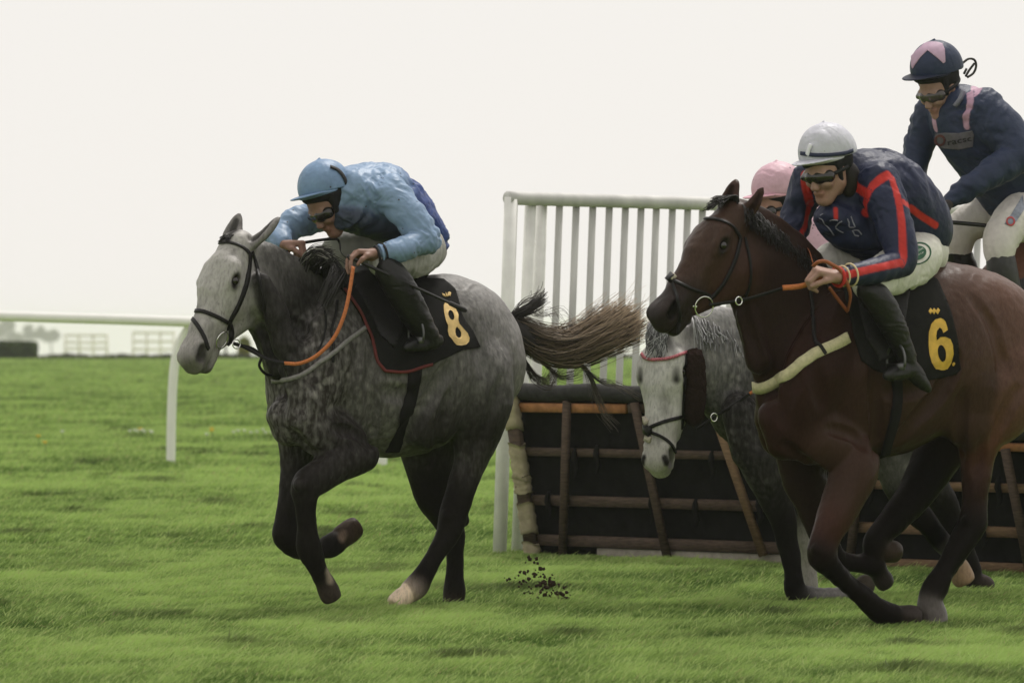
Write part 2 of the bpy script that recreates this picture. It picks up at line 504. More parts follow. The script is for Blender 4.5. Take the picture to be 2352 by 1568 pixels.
def drape(caster, loops, step, off, thick=0.004, smooth=1, depth_fix=None):
    """a cloth patch of the given pixel outline lying on the surface"""
    P, T, bd = tri_fill(loops, step)
    H = [caster.hit(*p) for p in P]
    ok = [i for i, x in enumerate(H) if x is not None]
    V = np.zeros((len(P), 3)); N = np.zeros((len(P), 3)); PO = P[ok]
    for i in range(len(P)):
        if H[i] is not None: V[i], N[i] = H[i]
        else:
            j = ok[int(np.argmin(((PO - P[i]) ** 2).sum(1)))]; V[i] = W(P[i, 0], P[i, 1], H[j][0][1]); N[i] = H[j][1]
    nb = [[] for _ in P]
    for f in T:
        for a in f:
            for b in f:
                if a != b: nb[a].append(b)
    for _ in range(smooth):
        V2 = V.copy(); N2 = N.copy()
        for i, l in enumerate(nb):
            if l:
                m = V[l].mean(0); ray = nrm(V[i] - np.array([0, 0, CAMH]))
                V2[i] = V[i] + ray * ((m - V[i]) @ ray) * .6; N2[i] = nrm(N[i] + N[l].mean(0))
        V, N = V2, N2
    top = V + N * off; bot = V + N * (off - thick); n = len(P)
    fl = []
    for f in T:
        a, b, c = f; nn = np.cross(top[b] - top[a], top[c] - top[a])
        fl.append((a, b, c) if nn @ N[a] > 0 else (a, c, b))
    Q = list(fl)
    for a, b in bd: Q.append((a, b, b + n, a + n))
    return np.vstack([top, bot]), Q

def strands(lines, sides=3):
    """many hairs -> one mesh; each: (points (n,3), radii (n), colours (n,3))"""
    Vs = []; Fs = []; Cs = []; o = 0
    for p, r, c in lines:
        V, Q = tube(p, r, sides, caps=False); Vs.append(V); Fs.append(Q + o); o += len(V)
        Cs.append(np.repeat(c, sides, axis=0))
    return np.vstack(Vs), np.vstack(Fs), np.vstack(Cs)

def stroke(pts, wid):
    """2-D polyline -> outline loop of a stroke"""
    P = np.asarray(pts, float); T = np.gradient(P, axis=0); T /= np.maximum(np.linalg.norm(T, axis=1), 1e-9)[:, None]
    Nn = np.stack([-T[:, 1], T[:, 0]], 1) * wid / 2
    return np.vstack([P + Nn, (P - Nn)[::-1]])

def ellipse(cx, cy, rx, ry, rot=0, n=28):
    a = np.linspace(0, 2 * np.pi, n, endpoint=False); c, s_ = math.cos(rot), math.sin(rot)
    x, y = rx * np.cos(a), ry * np.sin(a)
    return np.stack([cx + x * c - y * s_, cy + x * s_ + y * c], 1)

class Fig:
    """maps picture positions on a figure's own plane to the world: the figure faces left and is turned
    th degrees towards the camera; l is metres off its middle plane, towards the viewer's side"""
    def __init__(s, D0, x0, th):
        s.D0, s.x0, s.th = D0, x0, math.radians(th); s.s = F / D0
        s.n = np.array([math.sin(s.th), -math.cos(s.th), 0]); s.ax = np.array([-math.cos(s.th), -math.sin(s.th), 0])
        p = W(x0, HZ, D0); s.o = np.array([p[0], D0, 0])
    def dep(s, x, l=0.0): return s.D0 + (x - s.x0) / s.s * math.tan(s.th) - l / math.cos(s.th)
    def P(s, x, y, l=0.0, dd=0.0): return W(x, y, s.dep(x, l) + dd)
    def R(s, pts, dl=0.0):
        """rows x y r [l] -> x y z radius"""
        out = []
        for p in pts:
            l = (p[3] if len(p) > 3 else 0.0) + dl
            D = s.dep(p[0], l); out.append([*W(p[0], p[1], D), p[2] / F * D])
        return out

def frame(yaw, pitch, roll=0):
    """forward, up, side for a head: yaw 0 looks at the camera, 90 to the left; pitch down"""
    y, p, r = map(math.radians, (yaw, pitch, roll))
    f0 = np.array([-math.sin(y), -math.cos(y), 0]); z = np.array([0, 0, 1.0])
    f = math.cos(p) * f0 - math.sin(p) * z; h = math.sin(p) * f0 + math.cos(p) * z
    s = np.cross(h, f)
    if r: h, s = math.cos(r) * h + math.sin(r) * s, math.cos(r) * s - math.sin(r) * h
    return f, h, s
# ------------------------------------------------------------------ ground
def ground():
    m = bpy.data.materials.new('turf'); m.use_nodes = True; t = m.node_tree; N = t.nodes; L = t.links
    b = N['Principled BSDF']; b.inputs['Roughness'].default_value = .9; b.inputs['Specular IOR Level'].default_value = .15
    tc = N.new('ShaderNodeTexCoord')
    def noise(scale, sx=1, sy=1, det=4):
        mp = N.new('ShaderNodeMapping'); mp.inputs['Scale'].default_value = (sx, sy, 1); L.new(tc.outputs['Object'], mp.inputs[0])
        n = N.new('ShaderNodeTexNoise'); n.inputs['Scale'].default_value = scale; n.inputs['Detail'].default_value = det
        L.new(mp.outputs[0], n.inputs['Vector']); return n.outputs['Fac']
    r = N.new('ShaderNodeValToRGB'); r.color_ramp.elements[0].position = .33; r.color_ramp.elements[0].color = (.085, .145, .018, 1)
    r.color_ramp.elements[1].position = .68; r.color_ramp.elements[1].color = (.24, .335, .062, 1)
    a = N.new('ShaderNodeMix'); a.inputs[0].default_value = .5
    L.new(noise(.9, 1, .35), a.inputs[2]); L.new(noise(5, 1, .4), a.inputs[3]); L.new(a.outputs[0], r.inputs[0])
    mxx = N.new('ShaderNodeMix'); mxx.data_type = 'RGBA'; mxx.blend_type = 'MULTIPLY'; mxx.inputs[0].default_value = 1
    r2 = N.new('ShaderNodeMapRange'); r2.inputs[1].default_value = .3; r2.inputs[2].default_value = .7; r2.inputs[3].default_value = .75; r2.inputs[4].default_value = 1.2
    L.new(noise(30, 1, .5), r2.inputs[0]); cc = N.new('ShaderNodeCombineColor')
    for i in range(3): L.new(r2.outputs[0], cc.inputs[i])
    L.new(r.outputs[0], mxx.inputs[6]); L.new(cc.outputs[0], mxx.inputs[7]); L.new(mxx.outputs[2], b.inputs['Base Color'])
    bp = N.new('ShaderNodeBump'); bp.inputs['Strength'].default_value = .6; bp.inputs['Distance'].default_value = .05
    L.new(noise(14, 1, .6), bp.inputs['Height']); L.new(bp.outputs[0], b.inputs['Normal'])
    ys = np.array([-20, 5, 12, 18, 30, 45, 70, 110, 160, 200, 225, 260, 320, 420, 600, 1000, 2000, 5000.])
    zs = np.array([0, 0, 0, 0, 0, 0, 0, 0, 0, 0, -.35, -1.2, -2.6, -4.2, -7, -12, -26, -70.])
    V = []; Q = []
    for i, (y, z) in enumerate(zip(ys, zs)):
        hw = 30 + abs(y) * .9
        for x in np.linspace(-hw, hw, 15): V.append((x, y, z))
    for i in range(len(ys) - 1):
        for j in range(14): Q.append((i * 15 + j, i * 15 + j + 1, (i + 1) * 15 + j + 1, (i + 1) * 15 + j))
    tag(mk('ground', V, Q, m), kind='structure')
ground()
WHITE_PAINT = mat('weathered_white_paint', (.50, .495, .475), rough=.6, noise=.20, nscale=7, stretch=(1, 1, .25), bump=.05, bscale=60, spec=.3, spots=(9, .06, (.22, .20, .17)))
POST_PAINT = mat('scuffed_white_post', (.78, .77, .74), rough=.6, noise=.12, nscale=8, bump=.05, bscale=60, spec=.3, spots=(11, .07, (.12, .10, .08)))
WHITE_PVC = mat('white_plastic_rail', (.78, .77, .74), rough=.45, noise=.05, nscale=4, spec=.35)
WOOD = mat('brown_creosoted_wood', (.080, .056, .042), rough=.8, noise=.45, nscale=18, stretch=(1, 1, 6), bump=.3, bscale=60, spec=.15)
WOOD_TAN = mat('tan_weathered_wood', (.17, .108, .062), rough=.8, noise=.4, nscale=18, stretch=(1, 1, 6), bump=.3, bscale=60, spec=.15)  # lighter tan timber beside the dark creosoted one
ORANGE = mat('orange_painted_board', (.33, .15, .065), rough=.75, noise=.35, nscale=20, spec=.2)
RUBB = mat('black_rubber_sheet', (.011, .0105, .010), rough=.85, noise=.45, nscale=12, bump=.3, bscale=30, spec=.06)
RUBTOP = mat('dusty_rubber_roll', (.028, .027, .026), rough=.8, noise=.45, nscale=25, bump=.3, bscale=40, spec=.2)
TAPE = mat('dirty_cream_tape', (.36, .31, .21), rough=.85, noise=.30, nscale=14, bump=.4, bscale=40, spec=.15, spots=(16, .12, (.10, .08, .05)))

def running_rail():
    D1 = ground_depth(1065)
    o = thing('running_rail', 'white plastic running rail on curved posts across the far side of the course', 'rail', W(392, 1065, D1))
    def rp(x, y): return W(x, y, D1 + (392 - x) * .003)
    pts = [rp(-2600, 655), rp(-1400, 686), rp(-260, 717), rp(-60, 724), rp(120, 729.5), rp(280, 734), rp(420, 738.5), rp(560, 742.5), rp(760, 746), rp(1000, 748)]
    V, Q = tube(catmull(pts, 4), .050, 14); mk('rail', V, Q, WHITE_PVC, o)
    for x0 in (392, 878, -96, -584, -1072, -1560, -2048):
        b = W(x0, 1065 if x0 < 800 else 1070, D1 + (392 - x0) * .003); dx = x0 - 392
        P = [W(x0 + a, y + (5 if x0 > 800 else 0), b[1]) for a, y in ((0, 1075), (1, 1010), (2, 950), (5, 880), (10, 830), (20, 790), (34, 764), (44, 750))]
        V, Q = tube(catmull(P, 4), .044, 12); mk('post', V, Q, WHITE_PVC, o)
running_rail()

def wing():
    def wd(x): return 30.75 + (x - 1172) * .0025
    o = thing('hurdle_wing', 'tall white slatted wing fence standing beyond the hurdle', 'fence', W(1172, HZ, wd(1172)) * [1, 1, 0])
    def top(x): return 455 + (x - 1172) * .0285
    pts = [W(x, top(x), wd(x)) for x in (1166, 1300, 1700, 2100, 2480)]
    V, Q = tube(catmull(pts, 4), .040, 14); mk('top_rail', V, Q, WHITE_PAINT, o)
    def post(x, xb, r, nm='post', dd=0.0):
        D = wd(x) + dd; a = W(x, top(x) - 2, D); b = W(xb, 1290, D); b[2] = -.03
        V, Q = tube([a, .5 * (a + b), b], r, 12); mk(nm, V, Q, POST_PAINT, o)
    post(1174, 1147, .040); post(1219, 1187, .034, 'post', .06); post(1245, 1216, .034, 'post', .10)
    xs = [1285.5, 1324, 1362, 1400, 1437, 1473, 1508, 1545, 1580, 1614]
    while xs[-1] < 2460: xs.append(xs[-1] + 35.2)
    for x in xs:
        D = wd(x) + .03; a = W(x, top(x), D); b = W(x - 28, 1270, D); b[2] = .06
        V, Q = bar(a, b, .042, .018, up=(0, 1, 0)); mk('slat', V, Q, WHITE_PAINT, o, smooth=False)
    for y, dd in ((640, .085), (1225, .085)):
        p = [W(x, y + (x - 1172) * .01, wd(x) + dd) for x in (1290, 2460)]
        if y > 1000:
            V, Q = bar(p[0], p[1], .03, .07); mk('lower_rail', V, Q, WHITE_PAINT, o, smooth=False)
wing()

def hurdle(name_lab, xl, xr, ht, rungs, ups, tape, seed):
    DL, DR = 30.7, 28.2
    def Dx(x): return DL + (x - 1190) / (2400 - 1190) * (DR - DL)
    A = W(xl, HZ, Dx(xl)) * [1, 1, 0]; B = W(xr, HZ, Dx(xr)) * [1, 1, 0]
    d = nrm(B - A); nn = np.array([d[1], -d[0], 0]);
    if nn[1] > 0: nn = -nn
    Lh = np.linalg.norm(B - A); up = np.array([0, 0, 1.0])
    def P(t, z, off=0.0): return A + d * (t * Lh) + nn * (.23 * z / 1.0 + off) + up * z
    def t_for(px, z):
        lo, hi = -.6, 1.6
        for _ in range(40):
            m = (lo + hi) / 2; p = P(m, z)
            if 1176 + p[0] / p[1] * F < px: lo = m
            else: hi = m
        return lo
    o = thing('hurdle', name_lab, 'hurdle', A)
    # black rubber backing, slightly sagging, and its padded top roll
    V = []; nx_, nz_ = 40, 14
    for i in range(nx_ + 1):
        for j in range(nz_ + 1):
            t, z = i / nx_, ht * .96 * j / nz_
            V.append(P(t, z + .02, -.045 + .012 * math.sin(i * 1.3 + seed) * math.sin(j * .9)))
    n1 = len(V); V += [v - nn * .04 for v in V]
    Q = []
    for i in range(nx_):
        for j in range(nz_):
            a = i * (nz_ + 1) + j; Q += [(a, a + nz_ + 1, a + nz_ + 2, a + 1), (n1 + a, n1 + a + 1, n1 + a + nz_ + 2, n1 + a + nz_ + 1)]
    for i in range(nx_): a = i * (nz_ + 1); b = a + nz_ + 1; Q += [(a, n1 + a, n1 + b, b), (a + nz_, b + nz_, n1 + b + nz_, n1 + a + nz_)]
    for j in range(nz_):
        Q += [(j, j + 1, n1 + j + 1, n1 + j)]; a = nx_ * (nz_ + 1) + j; Q += [(a, n1 + a, n1 + a + 1, a + 1)]
    mk('rubber_backing', V, Q, RUBB, o)
    P0 = [P(t, ht - .05 + .006 * math.sin(t * 23 + seed), -.02) for t in np.linspace(-.005, 1.005, 30)]
    V, Q = tube(P0, .050, 14); mk('top_roll', V, Q, RUBTOP, o)
    for z, m_, tt, hh in rungs:
        V, Q = bar(P(tt[0], z, .0), P(tt[1], z, .0), .032, hh, up=nn * .23 + up); mk('rung', V, Q, m_, o, smooth=False)
    for px0, z0, px1, z1, w_, m_ in ups:
        V, Q = bar(P(t_for(px0, z0), z0, .034), P(t_for(px1, z1), z1, .034), .050, .030, up=nn); mk('upright', V, Q, m_, o, smooth=False)
    for t, z in ((.22, .58), (.50, .60), (.70, .58), (.10, .33), (.47, .33), (.84, .34), (.3, .6), (.62, .31)):
        S = Sdf(); c = P(t, z * ht, .022)
        S.chain([[*(c + up * .05), .012], [*(c + nn * .012), .016], [*(c - up * .06 + d * .01), .013], [*(c - up * .11 - d * .012), .006]], .01, (0, 0, 0, 0), sub=2)
        V, Q, _ = S.build(.008); mk('tie_strap', V, Q, RUBB, o)
    if tape:
        a, b = P(t_for(1178, .95), .95, .03), P(t_for(1232, 0), -.01, .03)
        V, Q = bar(a, b, .085, .05, up=nn); e = mk('end_stile', V, Q, WOOD, o, smooth=False)
        for t0, t1 in ((.02, .22), (.31, .52), (.50, .60), (.66, .84), (.90, 1.0)):
            T = nrm(b - a); rows = []
            sd = nrm(np.cross(T, nn)); n_ = 9; V = []
            for k in range(n_):
                t = t0 + (t1 - t0) * k / (n_ - 1); c = a + (b - a) * t; gg = 1 + .08 * math.sin(k * 2.1 + t0 * 30) + (.10 if k == n_ - 1 else 0)
                for q in range(12):
                    an = q / 12 * 2 * math.pi; ex = abs(math.cos(an)) ** .5 * math.copysign(1, math.cos(an)); ey = abs(math.sin(an)) ** .5 * math.copysign(1, math.sin(an))
                    V.append(c + sd * ex * .050 * gg + nn * ey * .034 * gg + T * .012 * math.sin(an * 2 + t0 * 9))
            Q = [(k * 12 + q, k * 12 + (q + 1) % 12, (k + 1) * 12 + (q + 1) % 12, (k + 1) * 12 + q) for k in range(n_ - 1) for q in range(12)] + [tuple(range(12)), tuple(range((n_ - 1) * 12, n_ * 12))]
            mk('tape_wrap', V, Q, TAPE, e)
    # pale sill board at the foot
    V, Q = bar(P(.24, .035, -.01), P(.93, .035, -.01), .03, .07); mk('sill_board', V, Q, mat('pale_board', (.30, .27, .22), rough=.8, noise=.3, nscale=20), o, smooth=False)
    return o
hurdle('black rubber hurdle with a cream taped end and an orange board behind the grey', 1222, 1880, 1.0,
       [(.865, ORANGE, (.015, .42), .052), (.868, WOOD, (.43, .99), .05), (.612, WOOD, (.01, .99), .046), (.335, WOOD, (.01, .99), .058), (.105, WOOD, (.01, .99), .062)],
       [(1311, .90, 1301, .02, .05, WOOD), (1466, .90, 1542, .02, .05, WOOD), (1645, .88, 1762, .06, .05, WOOD_TAN), (1850, .88, 1876, .02, .05, WOOD)], True, 1)
hurdle('black rubber hurdle with tan wooden rungs behind the legs of the bay horse', 1905, 2520, .82,
       [(.69, ORANGE, (.02, .98), .042), (.472, WOOD_TAN, (.01, .99), .046), (.236, WOOD_TAN, (.01, .99), .055), (.045, WOOD_TAN, (.01, .99), .050)],
       [(2135, .70, 2195, .02, .05, WOOD), (2318, .68, 2372, .05, .05, WOOD), (1990, .68, 1960, .02, .05, WOOD)], False, 2)

# ---- far things beyond the crest of the field
def leaf_mass(name, boxes, n, size, c0, c1, parent=None, loc=None, seed=0):
    """foliage: many leaf-sized faces spread through ellipsoids (centre, radii)"""
    rg = np.random.default_rng(seed); Vs = []; Cs = []
    vol = np.array([np.prod(r) for c, r in boxes]); pick = rg.choice(len(boxes), n, p=vol / vol.sum())
    C = np.array([c for c, r in boxes])[pick]; Rr = np.array([r for c, r in boxes])[pick]
    u = rg.normal(size=(n, 3)); u /= np.linalg.norm(u, axis=1)[:, None]; u *= rg.random((n, 1)) ** .25
    P = C + u * Rr * (1 + .25 * (vnoise(u * 2 + C, 1.3, seed)[:, None] - .5))
    a = rg.normal(size=(n, 3)); a /= np.linalg.norm(a, axis=1)[:, None]; b = np.cross(a, rg.normal(size=(n, 3))); b /= np.linalg.norm(b, axis=1)[:, None]
    s = size * (.6 + .8 * rg.random((n, 1)))
    V = np.stack([P - a * s, P + b * s * .6, P + a * s, P - b * s * .6], 1).reshape(-1, 3)
    t = vnoise(P, 1 / (size * 6), seed + 2)[:, None]; col = np.repeat(np.asarray(c0) * (1 - t) + np.asarray(c1) * t, 4, axis=0)
    return mk(name, V, np.arange(4 * n).reshape(-1, 4), mat('foliage', attr=True, rough=.8, spec=.1, trans=.25), parent, col, smooth=False, loc=loc)

def far_things():
    Dh = 208.0; sh = F / Dh
    def X(x, D): return (x - 1176) / F * D
    # clipped dark hedge at the left edge
    bx = []
    for x in np.arange(-110, 78, 8): bx.append(((X(x, Dh), Dh + .3, .32), (.22, .5, .40)))
    h = leaf_mass('hedge', bx, 9000, .06, (.03, .05, .012), (.06, .09, .025), loc=(X(-10, Dh), Dh, 0), seed=3)
    tag(h, 'clipped dark green hedge at the far left edge of the field', 'hedge')
    bx = []
    for x in np.arange(80, 2400, 13): bx.append(((X(x, 205), 205 + random.uniform(-.5, .5), .05 + .03 * math.sin(x * .05)), (.3, .5, .12 + .05 * random.random())))
    h = leaf_mass('hedge', bx, 16000, .06, (.022, .024, .012), (.05, .052, .024), loc=(X(500, 205), 205, 0), seed=4)
    tag(h, 'low scrubby bank of grass and brambles along the far edge of the field', 'hedge')
    # gorse
    g = leaf_mass('gorse_bush', [((X(561, 206), 206, .45), (.25, .3, .42))], 1500, .06, (.10, .13, .02), (.40, .36, .04), loc=(X(561, 206), 206, 0), seed=5)
    tag(g, 'yellow flowering gorse bush at the far edge of the field', 'bush')
    FEN = mat('pale_far_fence', (.80, .77, .70), rough=.8, noise=.1, nscale=3)
    for i, (x0, x1, y0, y1, D, lab) in enumerate(((150, 246, 766, 822, 240, 'small pale post and rail fence far beyond the field, nearer the dark hedge'), (306, 400, 760, 824, 235, 'pale far post and rail fence just left of the muzzle of the leading grey'), (640, 760, 762, 822, 245, 'pale rail fence far off behind the chest of the leading grey'))):
        zg = -.75
        o = thing('rail_fence', lab, 'fence', (X(x0, D), D, zg), None)
        for x in np.linspace(x0, x1, 4):
            a = W(x, y0, D); b = a.copy(); b[2] = zg; V, Q = bar(b, a, .10, .10, up=(0, 1, 0)); mk('post', V, Q, FEN, o, smooth=False)
        for y in (y0 + 4, (y0 + y1) / 2 - 8, y1 - 22):
            V, Q = bar(W(x0, y, D - .08), W(x1, y, D - .08), .05, .11); mk('rail', V, Q, FEN, o, smooth=False)
    for x in (518, 500):
        a = W(x, 792, 206); b = W(x, 824, 206); V, Q = tube([b, .5 * (a + b), a], .05, 8); o = mk('stake', V, Q, mat('dark_stake', (.07, .055, .045), rough=.9), loc=b)
        tag(o, 'dark wooden stake at the far edge of the field near the yellow bush', 'post', 'stakes at the field edge')
    # pale trees far away in the murk
    rg = random.Random(5)
    for i, (x, hgt, wdt, lab) in enumerate(((-30, 62, 50, 'hazy tree far beyond the hedge, cut by the left edge of the picture'), (28, 58, 44, 'broad hazy tree far beyond the clipped hedge'), (78, 46, 34, 'smaller hazy tree far away, right of the clipped hedge'), (118, 34, 26, 'smallest hazy tree far away, last of its row'))):
        D = 2200.0; s = F / D; zb = -30.0; zt = CAMH + (HZ - (822 - hgt - 30)) / s; zc = zt - .5 * wdt / s
        o = thing('tree', lab, 'tree', (X(x, D), D, zb))
        bl = [((X(x, D) + rg.uniform(-.8, .8) * wdt / s / 1.6, D + rg.uniform(-1, 1), zc + rg.uniform(-.9, .6) * wdt / s / 2), (wdt / s * rg.uniform(.28, .42), 3, wdt / s * rg.uniform(.24, .36))) for _ in range(9)]
        leaf_mass('crown', bl, 2600, .42, (.06, .065, .04), (.11, .115, .075), o, seed=20 + i)
        V, Q = tube([(X(x, D), D, zb), (X(x, D) + .1, D, (zb + zc) / 2), (X(x, D), D, zc)], [.6, .45, .3], 10); mk('trunk', V, Q, mat('bark', (.07, .055, .045), rough=.9, noise=.3, nscale=6, stretch=(1, 1, .2)), o)
far_things()

# ---- turf kicked up and flowers in the grass
def clods():
    rg = random.Random(11); MUD = mat('dark_turf', (.040, .026, .017), rough=.95, noise=.4, nscale=60, bump=.5, bscale=90, spec=.1)
    spots = [(1192, 1322), (1206, 1316), (1212, 1330), (1232, 1320), (1240, 1306), (1248, 1322), (1236, 1342), (1256, 1350), (1200, 1340), (1222, 1362), (1250, 1366), (1262, 1372), (1296, 1362), (1300, 1376), (1282, 1386), (1292, 1396), (1302, 1392), (1262, 1390), (1240, 1386), (1222, 1392), (1212, 1382), (1246, 1402), (1270, 1404), (1298, 1406), (1228, 1408), (1206, 1360), (1276, 1360), (1252, 1338), (1286, 1374), (1266, 1358), (1234, 1372), (1218, 1348)]
    spots += [(x + rg.gauss(0, 20), y + rg.gauss(0, 20)) for x, y in spots] 
    for i, (x, y) in enumerate(spots):
        D = 25.3 + rg.uniform(-.2, .25); c = W(x + rg.uniform(-3, 3), y + rg.uniform(-3, 3), D); r = rg.uniform(.003, .010) * (1.5 if i > 10 and i % 4 == 0 else 1)
        S = Sdf(); S.ball(c, r, .01)
        for _ in range(5): S.ball(c + np.array([rg.gauss(0, 1), rg.gauss(0, 1), rg.gauss(0, 1)]) * r * 1.5, r * rg.uniform(.35, .9), .004)
        V, Q, _ = S.build(.004)
        V = V + normals(V, Q) * ((vnoise(V, 200, i) - .5) * .009)[:, None]
        o = mk('mud_clod', V, Q, MUD, loc=c); tag(o, 'small clod of dark turf flying up from the grass behind the leading grey', 'clod', 'clods of turf thrown up by hooves')
clods()

def flowers():
    rg = random.Random(4)
    YEL = mat('yellow_petals', (.75, .48, .03), rough=.6); WHI = mat('white_petals', (.70, .70, .66), rough=.6); STM = mat('flower_stem', (.07, .14, .03), rough=.7)
    def flower(x, y, m, nm, lab, cat, grp, r):
        D = ground_depth(y); c = W(x, y, D); c[2] = .13
        o = thing(nm, lab, cat, (c[0], c[1], 0), grp)
        V = [c]; Q = []
        for k in range(14):
            a = k / 14 * 2 * math.pi; rr = r * (1.0 if k % 2 else .72); V.append(c + np.array([rr * math.cos(a), rr * math.sin(a) - .01, .012 + .012 * (k % 2)]))
        V.append(c - np.array([0, 0, .014]))
        for k in range(14): Q += [(0, 1 + k, 1 + (k + 1) % 14), (15, 1 + (k + 1) % 14, 1 + k)]
        mk('flower_head', V, Q, m, o, smooth=False)
        Vt, Qt = tube([(c[0], c[1], -.01), (c[0] + .01, c[1], .06), c], .004, 6); mk('stem', Vt, Qt, STM, o)
    for x, y in ((103, 1046), (322, 1012), (487, 1011), (88, 1030), (486, 1016)): flower(x, y, YEL, 'dandelion', 'small yellow dandelion open in the grass by the running rail', 'flower', 'dandelions in the grass', .034)
    for x, y in ((300, 1018), (310, 1016), (318, 1017), (325, 1014), (331, 1019), (346, 1018), (350, 1021), (476, 1024), (142, 1017), (535, 1020), (548, 1016), (560, 1015), (575, 1022), (590, 1018), (604, 1014), (610, 1022), (622, 1019)):
        flower(x + rg.uniform(-2, 2), y + rg.uniform(-1, 2), WHI, 'daisy', 'tiny white daisy open in the grass by the running rail', 'flower', 'daisies in the grass', .026)
flowers()

# ---- grass: one mass of blades
def grass():
    rg = np.random.default_rng(12); Ps = []
    def zone(d0, d1, dens, margin):
        n = int(dens * (d1 - d0) * ((d0 + d1) * 1176 / F + 2 * margin)); D = d0 + (d1 - d0) * rg.random(n)
        hw = D * 1176 / F + margin; return np.stack([(2 * rg.random(n) - 1) * hw, D], 1)
    zs = [(18.6, 24, 12500, .35, 1.0), (24, 32, 9000, .4, 1.05), (32, 45, 2600, .5, 1.5), (45, 70, 900, .8, 2.2), (70, 120, 200, 1, 3.6), (120, 204, 50, 1, 6)]
    P = []; SC_ = []
    for a, b, dens, mg, sc in zs:
        z = zone(a, b, dens, mg); P.append(z); SC_.append(np.full(len(z), sc))
    for a, b, dens, m0, m1, sc in ((18.6, 32, 3800, .37, 3.2, 1.25), (32, 70, 700, .5, 5, 2.2), (70, 204, 35, 1, 9, 5)):      # the turf beyond both edges of the picture
        n = int(dens * (b - a) * 2 * (m1 - m0)); D = a + (b - a) * rg.random(n); sg = np.where(rg.random(n) < .5, -1, 1)
        P.append(np.stack([sg * (D * 1176 / F + m0 + (m1 - m0) * rg.random(n)), D], 1)); SC_.append(np.full(n, sc))
    P = np.vstack(P); SCL = np.concatenate(SC_); n = len(P); P3 = np.stack([P[:, 0], P[:, 1], np.zeros(n)], 1)
    big = vnoise(P3 * [1, .55, 1], .9, 1); mid = vnoise(P3 * [1, .6, 1], 2.6, 2); sm = vnoise(P3 * [1, .7, 1], 7, 3); clump = .45 * big + .35 * mid + .35 * sm
    dark = np.clip((vnoise(P3 * [1, .6, 1], 2.1, 8) - .66) * 6, 0, 1) * np.clip((sm - .3) * 2, 0, 1)
    h = (.018 + .018 * mid + .028 * rg.random(n) * sm) * (1 + .3 * dark) * np.where(SCL > 1.3, 1.0 + .1 * SCL, 1)
    h = np.minimum(h, .11)
    wd = (.0022 + .0018 * rg.random(n)) * SCL
    ang = .35 + rg.normal(0, .75, n); lean = (.55 + .75 * rg.random(n)) * h         # lies over towards the right, as if wind-blown
    dx, dy = np.cos(ang) * lean, np.sin(ang) * lean * .8
    az = rg.random(n) * np.pi; wx, wy = np.cos(az) * wd, np.sin(az) * wd * .6
    z0 = -.005
    t = np.clip(clump * 1.9 - .54 + rg.normal(0, .22, n), 0, 1)[:, None]
    c = GRASS_A * (1 - t) + GRASS_B * t
    dry = (rg.random(n) < .025)[:, None]; c = np.where(dry, np.array([.40, .35, .17]), c)
    lite = (rg.random(n) < .022)[:, None]; h = np.where(lite[:, 0], np.minimum(h * 1.5, .10), h); dx = np.where(lite[:, 0], dx * 1.6, dx); c = np.where(lite, np.array([.40, .50, .17]), c)
    c = c * (1 - .7 * dark[:, None])
    V = np.empty((n, 5, 3))
    V[:, 0] = np.stack([P[:, 0] - wx, P[:, 1] - wy, np.full(n, z0)], 1); V[:, 1] = np.stack([P[:, 0] + wx, P[:, 1] + wy, np.full(n, z0)], 1)
    V[:, 2] = np.stack([P[:, 0] + dx * .38 + wx * .8, P[:, 1] + dy * .38 + wy * .8, h * .62], 1); V[:, 3] = np.stack([P[:, 0] + dx * .38 - wx * .8, P[:, 1] + dy * .38 - wy * .8, h * .62], 1)
    V[:, 4] = np.stack([P[:, 0] + dx, P[:, 1] + dy, h], 1)
    col = np.repeat(c, 5, axis=0)
    i = np.arange(n) * 5
    quads = np.stack([i, i + 1, i + 2, i + 3], 1); tris = np.stack([i + 3, i + 2, i + 4], 1)
    me = bpy.data.meshes.new('grass'); me.vertices.add(5 * n); me.vertices.foreach_set('co', V.astype(np.float32).ravel())
    flat = np.concatenate([quads.ravel(), tris.ravel()]).astype(np.int32); tot = np.concatenate([np.full(n, 4), np.full(n, 3)]).astype(np.int32)
    st = np.zeros(2 * n, dtype=np.int32); st[1:] = np.cumsum(tot)[:-1]
    me.loops.add(len(flat)); me.loops.foreach_set('vertex_index', flat); me.polygons.add(2 * n); me.polygons.foreach_set('loop_start', st); me.polygons.foreach_set('loop_total', tot)
    a = me.color_attributes.new('Col', 'FLOAT_COLOR', 'POINT'); cc = np.ones((5 * n, 4), dtype=np.float32); cc[:, :3] = col; a.data.foreach_set('color', cc.ravel())
    me.update(calc_edges=True)
    me.materials.append(mat('grass_blade', attr=True, rough=.6, spec=.15, trans=.35))
    o = bpy.data.objects.new('grass', me); COL.objects.link(o); tag(o, 'short green turf grass covering the racecourse', 'grass', kind='stuff')
GRASS_A = np.array([.062, .124, .018]); GRASS_B = np.array([.385, .53, .15])
grass()

def haze():
    V, Q = box(np.array([0, 1900.0, -35.0]), 1500, 1950, 42)
    V[:, 2] = np.where(V[:, 2] > 0, 4.6, -75)
    m = bpy.data.materials.new('haze'); m.use_nodes = True; t = m.node_tree; t.nodes.clear()
    out = t.nodes.new('ShaderNodeOutputMaterial'); v = t.nodes.new('ShaderNodeVolumePrincipled')
    v.inputs['Color'].default_value = (.995, .995, .995, 1); v.inputs['Density'].default_value = .00028; v.inputs['Anisotropy'].default_value = 0.0
    t.links.new(v.outputs[0], out.inputs['Volume'])
    o = mk('haze', V, Q, m, smooth=False); tag(o, kind='stuff')
haze()
